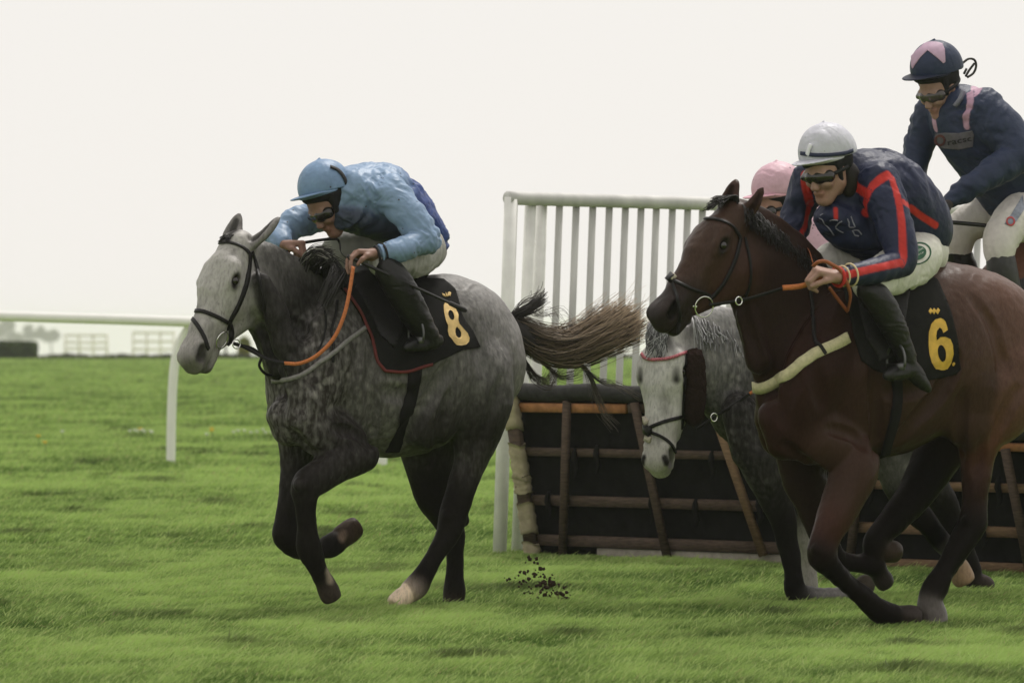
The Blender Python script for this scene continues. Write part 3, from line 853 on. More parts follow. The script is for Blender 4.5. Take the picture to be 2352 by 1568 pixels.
# ------------------------------------------------------------------ horses
def horse_head(S, fig, poll, muz, psi, c_face, c_muz, c_jaw, c_ear, l=0.0, dd=0.0, toward=0.0, ears=None, wide=1.0, face_off=0.0, deep=1.0):
    """adds a horse's head to S. poll, muz: picture positions; psi: 0 = face square to camera, 90 = profile.
    returns the local-to-world map and scale"""
    A = fig.P(*poll, l, dd); p = math.radians(psi)
    dx = (muz[0] - poll[0]) / fig.s
    B = W(*muz, A[1] + dx / math.tan(p) - toward)
    w_ = np.array([math.cos(p), -math.sin(p), 0])        # towards the near side
    u = nrm(B - A); w_ = nrm(w_ - u * (w_ @ u)); f = np.cross(u, w_)
    if f @ np.array([-math.sin(p), -math.cos(p), .3]) < 0: f = -f
    g = np.linalg.norm(B - A) / 0.6
    def q(uu, ww, ff): return A + g * (uu * u + ww * wide * w_ + (ff * deep + face_off) * f)
    k = .03 * g
    def cone(a_, ra, b_, rb, c, n=None, fl=1, kk=None, op=1): S.cone(q(*a_), ra * g, q(*b_), rb * g, kk or k, c, n, fl * (wide if n is not None else 1), op)
    cone((.01, 0, -.075), .072, (.17, 0, -.062), .078, c_face, w_, 1.0)               # cranium, forehead
    cone((.12, 0, -.035), .05, (.24, 0, -.038), .052, c_face, w_, 1.25)
    for s_ in (-1, 1):
        cone((.135, s_ * .068, -.035), .030, (.20, s_ * .080, -.046), .034, c_face, kk=.035 * g)   # brow over the eye
        cone((.24, s_ * .055, -.055), .034, (.37, s_ * .036, -.06), .028, c_face, kk=.03 * g)      # facial crest
        cone((.20, s_ * .045, -.165), .105, (.24, s_ * .04, -.15), .10, c_jaw, w_, .38, kk=.035 * g)   # jowl
        cone((.265, s_ * .03, -.215), .038, (.44, s_ * .02, -.138), .028, c_jaw, kk=.03 * g)            # lower jaw
        cone((.51, s_ * .036, -.042), .030, (.555, s_ * .040, -.036), .027, c_muz, kk=.03 * g)          # nostril wing
    cone((.20, 0, -.11), .085, (.38, 0, -.09), .062, c_face, w_, .85, kk=.04 * g)
    cone((.22, 0, -.035), .045, (.42, 0, -.036), .034, c_face, w_, 1.05)               # nasal bone
    cone((.38, 0, -.075), .056, (.53, 0, -.072), .052, c_muz, w_, 1.02)                # muzzle
    cone((.42, 0, -.04), .036, (.54, 0, -.04), .036, c_muz, w_, 1.2)
    cone((.575, 0, -.052), .036, (.59, 0, -.075), .036, c_muz, w_, 1.25)               # upper lip
    cone((.50, 0, -.125), .032, (.565, 0, -.122), .030, c_muz, w_, 1.15)               # lower lip, chin
    for s_ in (-1, 1):                                                                 # mouth line, nostrils, eye hollows
        cone((.60, s_ * .02, -.108), .0065, (.475, s_ * .064, -.103), .005, c_muz, kk=.012 * g, op=-1)
        cone((.515, s_ * .063, -.036), .015, (.556, s_ * .058, -.048), .023, c_muz, kk=.012 * g, op=-1)
        S.ell(q(.190, s_ * .103, -.050), np.array([u, w_, f]), np.array([.030, .02, .024]) * g, .015 * g, c_face, op=-1)
        S.paint([[*q(.515, s_ * .060, -.036), .018 * g], [*q(.558, s_ * .056, -.046), .026 * g]], np.array(c_muz[:3]) * .10 + .003, .016)
        S.paint([[*q(.175, s_ * .099, -.050), .024 * g], [*q(.212, s_ * .099, -.054), .022 * g]], (.02, .017, .015), .03)
    # ears
    for s_ in (-1, 1):
        e = (ears or {}).get(s_, (-.175, .075, -.07, 0))
        b0 = np.array((.015, s_ * .045, -.085)); tip = np.array((e[0], s_ * e[1], e[2]))
        mid = b0 + (tip - b0) * .45 + np.array((0, s_ * .012, 0))
        es = e[4] if len(e) > 4 else 1.0; pts = [[*q(*b0), .030 * g], [*q(*(b0 + (mid - b0) * .55)), .037 * g * es], [*q(*mid), .036 * g * es], [*q(*(mid + (tip - mid) * .6)), .023 * g * es], [*q(*tip), .004 * g]]
        axd = nrm(q(*tip) - q(*b0)); fl = nrm(math.cos(e[3]) * f + math.sin(e[3]) * w_); fl = nrm(fl - axd * (fl @ axd))
        S.chain(pts, .012 * g, c_ear, fl, .5, 2)
        opn = [[*(np.array(p_[:3]) + fl * .026 * g), p_[3] * .62] for p_ in pts[1:4]]
        S.chain(opn, .008 * g, c_ear, fl, .8, 2, op=-1)
        S.paint([[*(np.array(p_[:3]) + fl * .012 * g), p_[3] * .55] for p_ in pts[1:4]], np.array(c_ear[:3]) * .35, .012)
    return q, g, (u, w_, f)

def eyes(q, g, parent):
    for s_ in (-1, 1):
        c = q(.190, s_ * .086, -.050)
        S = Sdf(); S.ball(c, .0185 * g, .005, (.01, .008, .006, 0)); V, Q, C = S.build(.004)
        mk('eye', V, Q, mat('horse_eye', (.012, .008, .006), rough=.08, spec=.7), parent)

def leg_chain(S, fig, pts, cols, k=.03, flat=None, f=1.0, sub=3):
    S.chain(fig.R(pts), k, None, flat, f, sub, cols=cols)

def hoof(S, fig, top, bot, l, col, k=.012, toe=None):
    """flared hoof: picture rows x y r"""
    S.chain(fig.R([[*top, l], [(top[0] + bot[0]) / 2, (top[1] + bot[1]) / 2, (top[2] * .45 + bot[2] * .55), l], [*bot, l]]), k, col, sub=2)
    A, B = fig.P(top[0], top[1], l), fig.P(bot[0], bot[1], l); d = nrm(B - A); rb = bot[2] / fig.s
    S.ball(B + d * rb * 3.45, rb * 3, .008, col, op=-1)
    S.cone(A + d * .004, top[2] / fig.s * 1.05, A + d * .010, top[2] / fig.s * 1.05, .006, np.append(np.array(col[:3]) * .6, 0))

def limb_detail(S, fig, a, b, l, r, col):
    """tendon groove behind a cannon bone from a to b (picture points)"""
    a = np.array(a, float); b = np.array(b, float); d = (b - a) / np.linalg.norm(b - a); back = np.array([-d[1], d[0]])
    if back[0] < 0: back = -back
    pts = [[*(a + (b - a) * t + back * r * .72), r * .42, l] for t in (.05, .5, .95)]
    S.chain(fig.R(pts), .010, col, sub=2)

def knee(S, fig, x, y, l, r, col):
    S.ball(fig.P(x - r * .35, y - r * .3, l + r * .5 / fig.s), r * .55 / fig.s, .012, col); S.ball(fig.P(x + r * .3, y + r * .3, l + r * .5 / fig.s), r * .5 / fig.s, .012, col)
    S.ball(fig.P(x - r * .4, y + r * .45, l), r * .55 / fig.s, .012, col); S.ball(fig.P(x + r * .75, y - r * .1, l), r * .42 / fig.s, .012, col)

def muscles(S, grooves, ridges=()):
    """grooves and ridges between muscles, laid on the body as picture lines: (points, radius m, depth m)"""
    cst = Caster(S.build(.016)[:2])
    for px, r, dep in list(grooves) + [(p, r, None) for p, r in ridges]:
        ln = cst.line(px, 0, 10)
        if ln is None: continue
        pts, ns = ln; n = len(pts); t = np.linspace(0, 1, n); fade = np.sin(np.pi * np.clip(t, .03, .97)) ** .6
        for i in range(n - 1):
            if dep is None: S.cone(pts[i] - ns[i] * r * .55, r * (.4 + .6 * fade[i]), pts[i + 1] - ns[i + 1] * r * .55, r * (.4 + .6 * fade[i + 1]), .012, S.pr[0][6]) if False else None
            else: S.cone(pts[i] + ns[i] * (r - dep * fade[i]), r, pts[i + 1] + ns[i + 1] * (r - dep * fade[i + 1]), r, .022, (0, 0, 0, 0), op=-1)

def coat_relief(V, N, seed):
    P = V @ np.array([[.36, .48, -.8], [-.8, .6, 0], [.48, .64, .6]]).T
    big = vnoise(P * [1, 1, .6], 12, seed) - .5
    n_ = vnoise(P + .05 * np.stack([vnoise(P, 9, seed + 5)] * 3, 1), 6.5, seed + 1); gate = np.clip(vnoise(P, 3.5, seed + 2) * 3 - 1.3, 0, 1)
    vein = np.exp(-((n_ - .5) / .022) ** 2) * gate
    return V + N * (big * .013 + (vnoise(P, 40, seed + 3) - .5) * .003 + vein * .0022)[:, None]

def hair(p, n, r0, r1, c0, c1):
    p = catmull(p, 6); m = len(p); t = np.linspace(0, 1, m)[:, None]
    return p, (r0 * (1 - t[:, 0]) + r1 * t[:, 0]), np.asarray(c0) * (1 - t) + np.asarray(c1) * t

def hair_bundle(fig, guides, n, spread, lspread, r, c0, c1, jit=.25, l0=0.0):
    """hairs between neighbouring guide lines (rows x y [l]); spread in picture units"""
    out = []
    G = [np.asarray([[*g, l0] if len(g) == 2 else g for g in gd], float) for gd in guides]
    m = max(len(g) for g in G)
    def res(g):
        t = np.linspace(0, len(g) - 1, m); i = np.minimum(t.astype(int), len(g) - 2); fr = (t - i)[:, None]
        return g[i] * (1 - fr) + g[i + 1] * fr
    G = [res(g) for g in G]
    for _ in range(n):
        x = random.random() * (len(G) - 1); i = min(int(x), max(len(G) - 2, 0)); fr = x - i
        g = G[i] * (1 - fr) + G[min(i + 1, len(G) - 1)] * fr
        t = np.linspace(.15, 1, m)[:, None]
        cut = random.uniform(.72, 1.0)
        rnd = np.array([random.gauss(0, spread), random.gauss(0, spread), random.gauss(0, lspread)])
        wob = np.stack([np.array([random.gauss(0, spread * jit) for _ in range(m)]), np.array([random.gauss(0, spread * jit) for _ in range(m)]), np.zeros(m)], 1)
        h = g + rnd * t + wob * t
        h = h[0] + (h - h[0]) * cut
        P = np.array([fig.P(a, b, c) for a, b, c in h])
        s = random.uniform(.65, 1.35)
        out.append(hair(P, 0, r * random.uniform(.7, 1.2), r * .35, np.array(c0) * s, np.array(c1) * s))
    return out

def strap(parent, name, cast, px, wid, mt, off=.006, thick=.004, step=3.0):
    r = cast.line(px, off, step)
    if r is None: return None
    V, Q = ribbon(r[0], r[1], wid, thick)
    return mk(name, V, Q, mt, parent, smooth=False)

def free_strap(parent, name, pts, wid, mt, facing=(0, -1, 0), thick=.004, sub=8):
    P = catmull(np.asarray(pts, float), sub)
    V, Q = ribbon(P, np.tile(nrm(facing), (len(P), 1)), wid, thick)
    return mk(name, V, Q, mt, parent, smooth=False)

def solid_poly(parent, name, caster, loops, step, off, mt, thick=.003, smooth=1):
    V, Q = drape(caster, loops, step, off, thick, smooth)
    return mk(name, V, Q, mt, parent)

LEATHER = mat('black_leather', (.011, .010, .010), rough=.5, noise=.3, nscale=60, spec=.2)
RUBBER = mat('orange_rubber_rein', (.48, .15, .045), rough=.7, noise=.25, nscale=120)
STEEL = mat('polished_steel', (.75, .74, .72), rough=.22, metal=1.0)
CLOTH = mat('black_number_cloth', (.014, .0135, .013), rough=.85, noise=.25, nscale=30, bump=.15, bscale=300, spec=.08)
PIPING = mat('dark_red_piping', (.12, .018, .015), rough=.7, noise=.2)
GOLD = mat('gold_print', (.72, .50, .20), rough=.6, noise=.18, nscale=25, spots=(60, .10, (.25, .17, .08)))
GOLD6 = mat('deep_gold_print', (.62, .38, .055), rough=.6, noise=.22, nscale=25)
GIRTH = mat('girth_webbing', (.014, .013, .013), rough=.9, noise=.2, nscale=200, spec=.08)
WOOL = mat('cream_sheepskin', (.55, .50, .40), rough=1, noise=.25, nscale=150, bump=.8, bscale=200, spec=.1)
COAT_GREY = mat('grey_coat', attr=True, rough=.48, noise=.34, nscale=75, stretch=(1, 1, .35), bump=.16, bscale=140, spec=.18, dapple=True)
COAT_BAY = mat('bay_coat', attr=True, rough=.37, noise=.2, nscale=110, stretch=(1, 1, .35), bump=.14, bscale=130, spec=.34, sheen=.01)
HAIR = mat('horse_hair', attr=True, rough=.6, spec=.3)

# ---- the leading grey, number 8
def grey_leader():
    fig = Fig(25.0, 900, 35)
    o = thing('racehorse', 'dappled dark grey racehorse galloping in front with number 8 on its black cloth', 'horse', fig.o)
    n = fig.n
    LEG = (.012, .010, .009, .0); FORE = (.020, .017, .016, .07); CH = (.036, .031, .028, .52); BAR = (.098, .092, .088, .32)
    RUMP = (.34, .33, .32, .30); NECK = (.024, .022, .021, .07); NECKT = (.07, .066, .062, .2); THI = (.026, .023, .021, .08)
    FACE = (.36, .345, .325, .25); MUZ = (.28, .262, .25, .1); EAR = (.16, .15, .145, .3); JAW = (.24, .228, .215, .3)
    SOCK = (.55, .45, .36, 0); HOOF = (.05, .038, .03, 0); PALEHOOF = (.62, .47, .32, 0)
    S = Sdf()
    R = fig.R
    # trunk
    S.chain(R([(702, 905, 84), (765, 860, 150), (850, 852, 180), (950, 838, 186), (1035, 800, 152), (1085, 815, 118)]), .05, None, n, .78, 3,
            cols=[CH, CH, BAR, BAR, (.12, .115, .11, .4), RUMP])
    S.chain(R([(1000, 720, 74), (1050, 762, 108), (1098, 845, 108)]), .05, None, n, .95, 3, cols=[(.11, .105, .10, .4), RUMP, (.16, .15, .145, .4)])
    S.chain(R([(800, 690, 60), (740, 720, 70)]), .06, NECK, n, .7, 2)                         # withers
    S.chain(R([(790, 720, 55, .14), (740, 830, 62, .2), (702, 950, 50, .2)]), .04, None, n, .6, 2, cols=[NECKT, CH, CH])   # shoulder blades
    S.chain(R([(790, 720, 50, -.14), (740, 830, 60, -.2), (690, 950, 50, -.2)]), .04, CH, n, .6, 2)
    S.chain(R([(655, 955, 42, .09), (668, 985, 38, .10)]), .03, CH, sub=1); S.chain(R([(652, 955, 40, -.09), (664, 985, 38, -.10)]), .03, CH, sub=1)
    # neck
    S.chain(R([(576, 628, 50), (602, 650, 62), (636, 690, 72), (678, 745, 88), (722, 825, 110)]), .05, None, n, .52, 3, cols=[NECKT, NECKT, NECK, NECK, CH])
    S.chain(R([(575, 572, 20), (640, 612, 28), (710, 650, 40)]), .04, NECKT, n, .8, 2)
    S.chain(R([(614, 775, 16, .05), (636, 850, 22, .06)]), .03, NECK, sub=2)                  # windpipe edge
    S.chain(R([(600, 650, 24, .12), (660, 790, 34, .16), (676, 870, 30, .17)]), .03, NECK, sub=2)
    # near foreleg
    S.chain(R([(700, 965, 52, .17), (765, 1004, 54, .20), (832, 1042, 36, .215)]), .03, None, n, .75, 2, cols=[CH, FORE, FORE])
    S.chain(R([(835, 1044, 36, .22), (780, 1062, 42, .23), (728, 1098, 35, .23), (703, 1118, 31, .23), (702, 1160, 21, .22), (706, 1215, 20, .21), (712, 1262, 27, .2), (733, 1312, 18, .19), (745, 1335, 19, .18)]), .02, None, sub=3,
            cols=[FORE, FORE, FORE, LEG, LEG, LEG, LEG, LEG, LEG])
    S.paint(R([(752, 1312, 9, .22), (758, 1330, 10, .22)]), (.30, .24, .18), .03)
    hoof(S, fig, (748, 1338, 21), (760, 1366, 25), .18, HOOF)
    limb_detail(S, fig, (704, 1175), (708, 1245), .21, 20, LEG); knee(S, fig, 703, 1122, .23, 30, FORE)
    # far foreleg, folded
    S.chain(R([(690, 980, 56, -.17), (680, 1055, 34, -.18), (668, 1120, 26, -.18), (659, 1185, 23, -.18), (656, 1225, 27, -.18), (672, 1254, 23, -.18), (705, 1264, 17, -.18), (740, 1262, 17, -.18), (757, 1255, 23, -.18), (778, 1240, 20, -.18)]), .02, None, sub=3,
            cols=[CH, FORE, FORE, LEG, LEG, LEG, LEG, LEG, LEG, LEG])
    hoof(S, fig, (786, 1232, 23), (813, 1213, 24), -.18, (.055, .036, .027, 0))
    S.paint(R([(790, 1222, 8, -.13), (786, 1235, 9, -.13)]), (.22, .15, .11), .03)
    # near hind leg
    S.chain(R([(1085, 850, 92, .13), (1094, 930, 78, .15), (1092, 1000, 52, .15), (1079, 1062, 35, .15), (1058, 1125, 29, .15), (1042, 1185, 29, .15), (1030, 1222, 24, .15), (1000, 1275, 19, .15), (972, 1320, 17, .15), (957, 1345, 21, .15), (938, 1361, 18, .15)]), .025, None, sub=3,
            cols=[(.13, .125, .12, .4), THI, THI, (.034, .03, .027, .2), LEG, LEG, LEG, LEG, LEG, (.03, .022, .018, 0), SOCK])
    S.ball(fig.P(1066, 1196, .15), 13 / 490, .02, LEG)
    S.chain(R([(1000, 900, 80, .17), (985, 965, 66, .19)]), .05, THI, n, .7, 2)               # stifle
    hoof(S, fig, (930, 1366, 18), (911, 1383, 20), .15, PALEHOOF)
    limb_detail(S, fig, (1026, 1230), (970, 1322), .15, 19, LEG); knee(S, fig, 1042, 1192, .15, 28, LEG)
    S.paint(R([(936, 1352, 14, .15), (926, 1368, 24, .15), (908, 1386, 26, .15)]), (.78, .62, .45), .006); S.paint(R([(962, 1364, 13, .15), (954, 1350, 9, .15)]), LEG[:3], .008)
    # far hind leg
    S.chain(R([(1010, 930, 96, -.13), (985, 1010, 68, -.16), (988, 1080, 50, -.16), (998, 1140, 40, -.16), (1026, 1190, 29, -.16), (1042, 1230, 21, -.16), (1045, 1290, 18, -.16), (1045, 1350, 19, -.16), (1043, 1372, 19, -.16)]), .025, None, sub=3,
            cols=[THI, (.03, .026, .024, .1), LEG, LEG, LEG, LEG, LEG, LEG, LEG])
    hoof(S, fig, (1043, 1374, 19), (1041, 1394, 23), -.16, HOOF)
    S.chain(R([(890, 1000, 40, .05), (960, 985, 50, 0)]), .06, (.045, .04, .037, .2), sub=1)
    # muscle edges
    S.chain(R([(925, 1000, 12, .31), (965, 925, 13, .325), (1000, 850, 12, .34)]), .03, BAR, sub=2, op=-1)
    S.chain(R([(800, 985, 10, .30), (822, 930, 10, .31), (815, 860, 8, .32)]), .025, CH, sub=2, op=-1)
    q, g, fr = horse_head(S, fig, (524, 548), (420, 834), 50, FACE, MUZ, JAW, EAR, wide=1.25, face_off=.022, deep=1.14,
                          ears={1: (-.15, .125, -.115, -.35), -1: (-.155, .06, -.075, .5)})
    S.paint([[*q(.0, 0, -.005), .03], [*q(-.04, .0, -.03), .035]], (.03, .027, .025), .04)     # forelock stub
    S.paint([[*q(.60, .0, -.05), .03 * g], [*q(.585, .0, -.12), .035 * g]], (.055, .05, .047), .09)
    S.paint([[*q(.575, .02, -.045), .045 * g], [*q(.58, .02, -.09), .045 * g]], (.13, .12, .112), .07); S.paint([[*q(.54, .055, -.04), .030 * g], [*q(.55, .045, -.05), .03 * g]], (.05, .046, .043), .04)
    rgm = random.Random(3)
    for _ in range(26):
        uu, ww = rgm.uniform(.05, .46), rgm.uniform(-.6, 1.0); hw = .075 - .06 * uu
        S.paint([[*q(uu, ww * hw, -.012 - .03 * ww * ww), rgm.uniform(.006, .016) * g], [*q(uu + rgm.uniform(.01, .04), ww * hw, -.012 - .03 * ww * ww), rgm.uniform(.004, .012) * g]], np.array((.19, .18, .17)) * rgm.uniform(.75, 1.3), .03)
    muscles(S, [([(775, 690), (742, 770), (705, 865), (690, 940)], .035, .016), ([(862, 760), (852, 870), (856, 960), (850, 1025)], .030, .018),
                ([(905, 1032), (950, 968), (995, 905), (1028, 840)], .040, .028), ([(1150, 870), (1128, 945), (1104, 1015)], .030, .012), ([(592, 715), (618, 795), (650, 872)], .028, .016),
                ([(672, 990), (705, 1030), (735, 1050)], .022, .014), ([(768, 985), (815, 992), (846, 1022)], .022, .016), ([(1078, 1010), (1064, 1090)], .020, .008), ([(1052, 712), (1090, 770), (1108, 850)], .035, .010),
                ([(700, 760), (720, 850), (745, 920)], .05, .010), ([(880, 900), (960, 905), (1010, 870)], .06, .010), ([(1030, 905), (1010, 985), (1000, 1050)], .022, .012)])
    V, Q, C = S.build(.0075)
    N = normals(V, Q)
    # veins and tendons: slight relief
    V = coat_relief(V, N, 3)
    mk('body', V, Q, COAT_GREY, o, C)
    eyes(q, g, o)
    cs = Caster((V, Q))
    # mane along the crest and the loose mane gathered at the withers
    L = []
    for t in np.linspace(0, 1, 150):
        x = 560 + t * 150; y = 545 + t * 92 + 6 * math.sin(t * 3)
        h = random.uniform(8, 15)
        P = [fig.P(x, y + 12, 0), fig.P(x + 3, y - h * .2, random.uniform(-.01, .02)), fig.P(x + random.uniform(6, 16), y - h * .2 + random.uniform(2, 8), random.uniform(.0, .05))]
        L.append(hair(P, 0, .0045, .0015, (.02, .018, .017), (.035, .031, .03)))
    for t in range(70):
        P = [q(-.005 + random.uniform(-.02, .015), random.uniform(-.03, .03), -.055), q(-.022, random.uniform(-.03, .03), -.025), q(random.uniform(.0, .03), random.uniform(-.032, .032), -.002)]
        L.append(hair(P, 0, .004, .0015, (.02, .018, .017), (.03, .027, .026)))
    gd = [[(700, 640, .05), (716, 590, .1), (745, 572, .14), (770, 588, .2)], [(690, 632, .0), (694, 596, .05), (720, 572, .1), (762, 568, .15)], [(740, 640, .02), (745, 610, .15), (775, 596, .2), (800, 640, .25)],
          [(760, 640, .1), (780, 615, .2), (760, 640, .27), (740, 690, .27)], [(790, 650, .1), (800, 620, .2), (770, 670, .3), (745, 720, .28)]]
    L += hair_bundle(fig, gd, 420, 7, .02, .0035, (.018, .016, .016), (.05, .047, .045))
    L += hair_bundle(fig, gd[:2], 60, 6, .02, .0035, (.05, .05, .05), (.42, .40, .36))
    V2, Q2, C2 = strands(L); mk('mane', V2, Q2, HAIR, o, C2)
    # tail
    DK, MD, BL = (.032, .027, .025), (.07, .053, .04), (.38, .285, .19)
    main = [[(1160, 728, 0), (1200, 738, .0), (1270, 770, .02), (1350, 772, .05), (1420, 728, .08), (1462, 700, .1)],
            [(1160, 735, 0), (1200, 760, .0), (1270, 795, .02), (1350, 800, .05), (1430, 770, .08), (1485, 738, .1)],
            [(1160, 742, 0), (1200, 790, .0), (1265, 835, .02), (1340, 836, .05), (1420, 800, .08), (1480, 770, .1)]]
    L = hair_bundle(fig, main, 900, 19, .06, .0024, DK, BL, .30)
    L += hair_bundle(fig, main, 420, 9, .05, .0034, DK, MD, .15)
    mid = [[(1300, 790, .03), (1360, 775, .05), (1420, 735, .08), (1448, 712, .1)], [(1290, 800, .03), (1360, 795, .05), (1430, 765, .08), (1475, 735, .1)]]
    L += hair_bundle(fig, mid, 420, 13, .05, .0024, MD, (.52, .40, .27), .25)
    L += hair_bundle(fig, main, 150, 26, .08, .0016, DK, BL, .55)
    up = [[(1165, 735, 0), (1185, 712, .02), (1222, 695, .03), (1252, 668, .03)], [(1168, 742, 0), (1195, 728, .02), (1230, 710, .03), (1258, 690, .03)]]
    L += hair_bundle(fig, up, 170, 6, .03, .0022, DK, DK, .35)
    for gdl, m_ in (([[(1180, 735, 0), (1215, 705, .02), (1250, 720, .02), (1290, 712, .03), (1312, 740, .03)]], 12),
                    ([[(1175, 730, 0), (1200, 690, .02), (1240, 672, .02), (1250, 655, .02), (1238, 690, .02)]], 10),
                    ([[(1260, 770, 0), (1300, 745, .02), (1330, 735, .03), (1316, 765, .03)]], 8),
                    ([[(1330, 765, 0), (1350, 735, .02), (1366, 708, .03), (1372, 700, .03)]], 14),
                    ([[(1340, 770, 0), (1372, 735, .02), (1395, 715, .03), (1402, 706, .03)]], 14),
                    ([[(1200, 820, 0), (1235, 868, .02), (1270, 885, .02), (1290, 850, .03), (1320, 838, .03)]], 26),
                    ([[(1205, 825, 0), (1222, 870, .02), (1262, 892, .02), (1282, 868, .03)]], 20),
                    ([[(1250, 835, 0), (1290, 868, .02), (1330, 868, .02), (1362, 845, .03)]], 22),
                    ([[(1325, 830, 0), (1352, 855, .02), (1372, 905, .02), (1392, 955, .03), (1416, 985, .03)]], 26),
                    ([[(1335, 840, 0), (1385, 880, .02), (1430, 892, .02), (1470, 915, .03)]], 18),
                    ([[(1100, 672, 0.05), (1125, 680, .05), (1150, 710, .05), (1163, 735, .03)]], 10)):
        L += hair_bundle(fig, gdl, int(m_ * 1.6), 8, .03, .0013, DK, (.10, .075, .055), .35)
    S2 = Sdf(); S2.chain(R([(1150, 740, 24), (1190, 768, 30), (1250, 800, 26), (1310, 805, 14)]), .02, (.022, .019, .018, 0), sub=3)
    Vd, Qd, Cd = S2.build(.012)
    V2, Q2, C2 = strands(L)
    tl = mk('tail', np.vstack([V2, Vd]), np.vstack([Q2, Qd + len(V2)]), HAIR, o, np.vstack([C2, Cd[:, :3]]))
    # bridle
    sp = lambda name, px, wd, mt=LEATHER, **kw: strap(o, name, cs, px, wd / 490, mt, **kw)
    b = sp('bridle', [(486, 568), (500, 560), (520, 557), (545, 562), (565, 574), (574, 585)], 7)
    strap(b, 'cheekpiece', cs, [(574, 582), (572, 615), (566, 650), (556, 680), (543, 710), (529, 735), (524, 758)], 11 / 490, LEATHER)
    strap(b, 'throat_latch', cs, [(578, 578), (590, 615), (597, 650), (606, 690), (608, 712)], 8 / 490, LEATHER)
    strap(b, 'noseband', cs, [(426, 722), (440, 716), (460, 714), (480, 720), (505, 731), (524, 742)], 9 / 490, LEATHER)
    strap(b, 'noseband', cs, [(434, 722), (446, 736), (460, 756), (470, 778), (478, 802)], 9 / 490, LEATHER)
    strap(b, 'noseband_pad', cs, [(423, 728), (430, 733), (437, 730)], 12 / 490, WOOL, thick=.012)
    strap(b, 'noseband_patch', cs, [(427, 716), (434, 721), (440, 727)], 18 / 490, LEATHER, off=.012, thick=.014)
    strap(b, 'bit_strap', cs, [(526, 742), (531, 760), (529, 782), (521, 792)], 12 / 490, LEATHER)
    c0, nn = cs.hit(505, 778); Vr, Qr = ring(c0 + nn * .014, nn, 20 / 490, .0032); mk('bit_ring', Vr, Qr, STEEL, b)
    # reins: orange rubber grip then black leather to the bit
    za = fig.dep(505, .12)
    zr = [fig.P(535, 788, .13), fig.P(560, 796, .14), fig.P(590, 812, .17), fig.P(620, 826, .22), fig.P(655, 834, .30)]
    free_strap(o, 'rein', zr, 8 / 490, LEATHER, fig.n)
    zo = [fig.P(654, 834, .30), fig.P(690, 834, .36), fig.P(730, 815, .40), fig.P(768, 775, .42), fig.P(792, 720, .42), fig.P(804, 665, .40), fig.P(812, 612, .38)]
    free_strap(o, 'rein_grip', zo, 8 / 490, RUBBER, fig.n, .006)
    zf = [fig.P(655, 592, -.12), fig.P(662, 580, -.14), fig.P(680, 562, -.15), fig.P(700, 557, -.12), fig.P(740, 551, -.05), fig.P(772, 549, .0), fig.P(781, 562, .05), fig.P(784, 580, .18), fig.P(804, 598, .36)]
    free_strap(o, 'rein_grip', zf[:4], 7 / 490, RUBBER, fig.n, .005); free_strap(o, 'rein', zf[3:], 7 / 490, LEATHER, fig.n, .005)
    Vr, Qr = ring(fig.P(543, 790, .15), fig.n, 10 / 490, .003); mk('rein_ring', Vr, Qr, STEEL, o)
    free_strap(o, 'martingale', [fig.P(543, 790, .15), fig.P(580, 800, .12), fig.P(600, 818, .1), fig.P(596, 840, .1), fig.P(610, 858, .1), fig.P(628, 862, .06)], 6 / 490, LEATHER, fig.n)
    # breast girth, girth, cloth, saddle
    bg_ = sp('breastplate', [(626, 874), (645, 874), (672, 868), (705, 853), (735, 832), (770, 806), (800, 780), (840, 752), (865, 740)], 10, mat('white_breast_strap', (.22, .21, .20), rough=.8, noise=.3, nscale=60), off=.008)
    strap(bg_, 'neck_strap', cs, [(775, 690), (772, 720), (762, 760), (766, 800), (764, 832)], 6 / 490, LEATHER)
    strap(bg_, 'neck_strap', cs, [(742, 700), (748, 740), (742, 780), (728, 812)], 4 / 490, LEATHER)
    sp('girth', [(952, 800), (952, 855), (944, 905), (930, 955), (912, 1005), (900, 1036)], 34, GIRTH, off=.009)
    cl = [(772, 660), (800, 640), (860, 633), (920, 634), (952, 641), (1018, 645), (1030, 655), (1043, 667), (1051, 692), (1060, 728), (1066, 738), (1084, 761), (1102, 797), (1060, 804), (1000, 832), (945, 852), (932, 855), (885, 854), (878, 848), (868, 825), (851, 780), (828, 728), (806, 692), (786, 668)]
    c_ = solid_poly(o, 'saddle_cloth', cs, [cl], 7, .013, CLOTH, .012)
    strap(c_, 'piping', cs, [(790, 668), (806, 690), (828, 726), (853, 783), (871, 832), (880, 849), (890, 853), (935, 853), (990, 835)], 7 / 490, PIPING, off=.017)
    k8 = lambda L_: [(803.9 + x * .16477, 602.9 + y * .16477) for x, y in L_]
    o8 = k8([(1335, 572), (1305, 582), (1288, 615), (1287, 670), (1298, 750), (1318, 830), (1342, 885), (1337, 960), (1355, 1030), (1400, 1080), (1430, 1125), (1465, 1158), (1530, 1162), (1590, 1147), (1628, 1110), (1636, 1060), (1605, 995), (1550, 930), (1498, 868), (1484, 820), (1475, 750), (1450, 680), (1410, 615), (1375, 582)])
    h1 = [(803.9 + x * .16477, 602.9 + y * .16477) for x, y in ellipse(1388, 752, 38, 68, -.25)]
    h2 = k8([(1465, 908), (1444, 945), (1438, 990), (1450, 1035), (1480, 1064), (1512, 1060), (1524, 1030), (1520, 985), (1500, 945)])
    solid_poly(c_, 'number_print', cs, [o8, h1, h2], 3, .0165, GOLD, .003)
    for lo in ([(1262, 452), (1300, 470), (1312, 500), (1275, 484)], [(1313, 440), (1330, 470), (1342, 500), (1318, 498)], [(1345, 440), (1360, 430), (1384, 445), (1380, 498), (1366, 480), (1348, 500), (1338, 470)]):
        solid_poly(c_, 'crest_print', cs, [k8(lo)], 3, .0165, GOLD, .003)
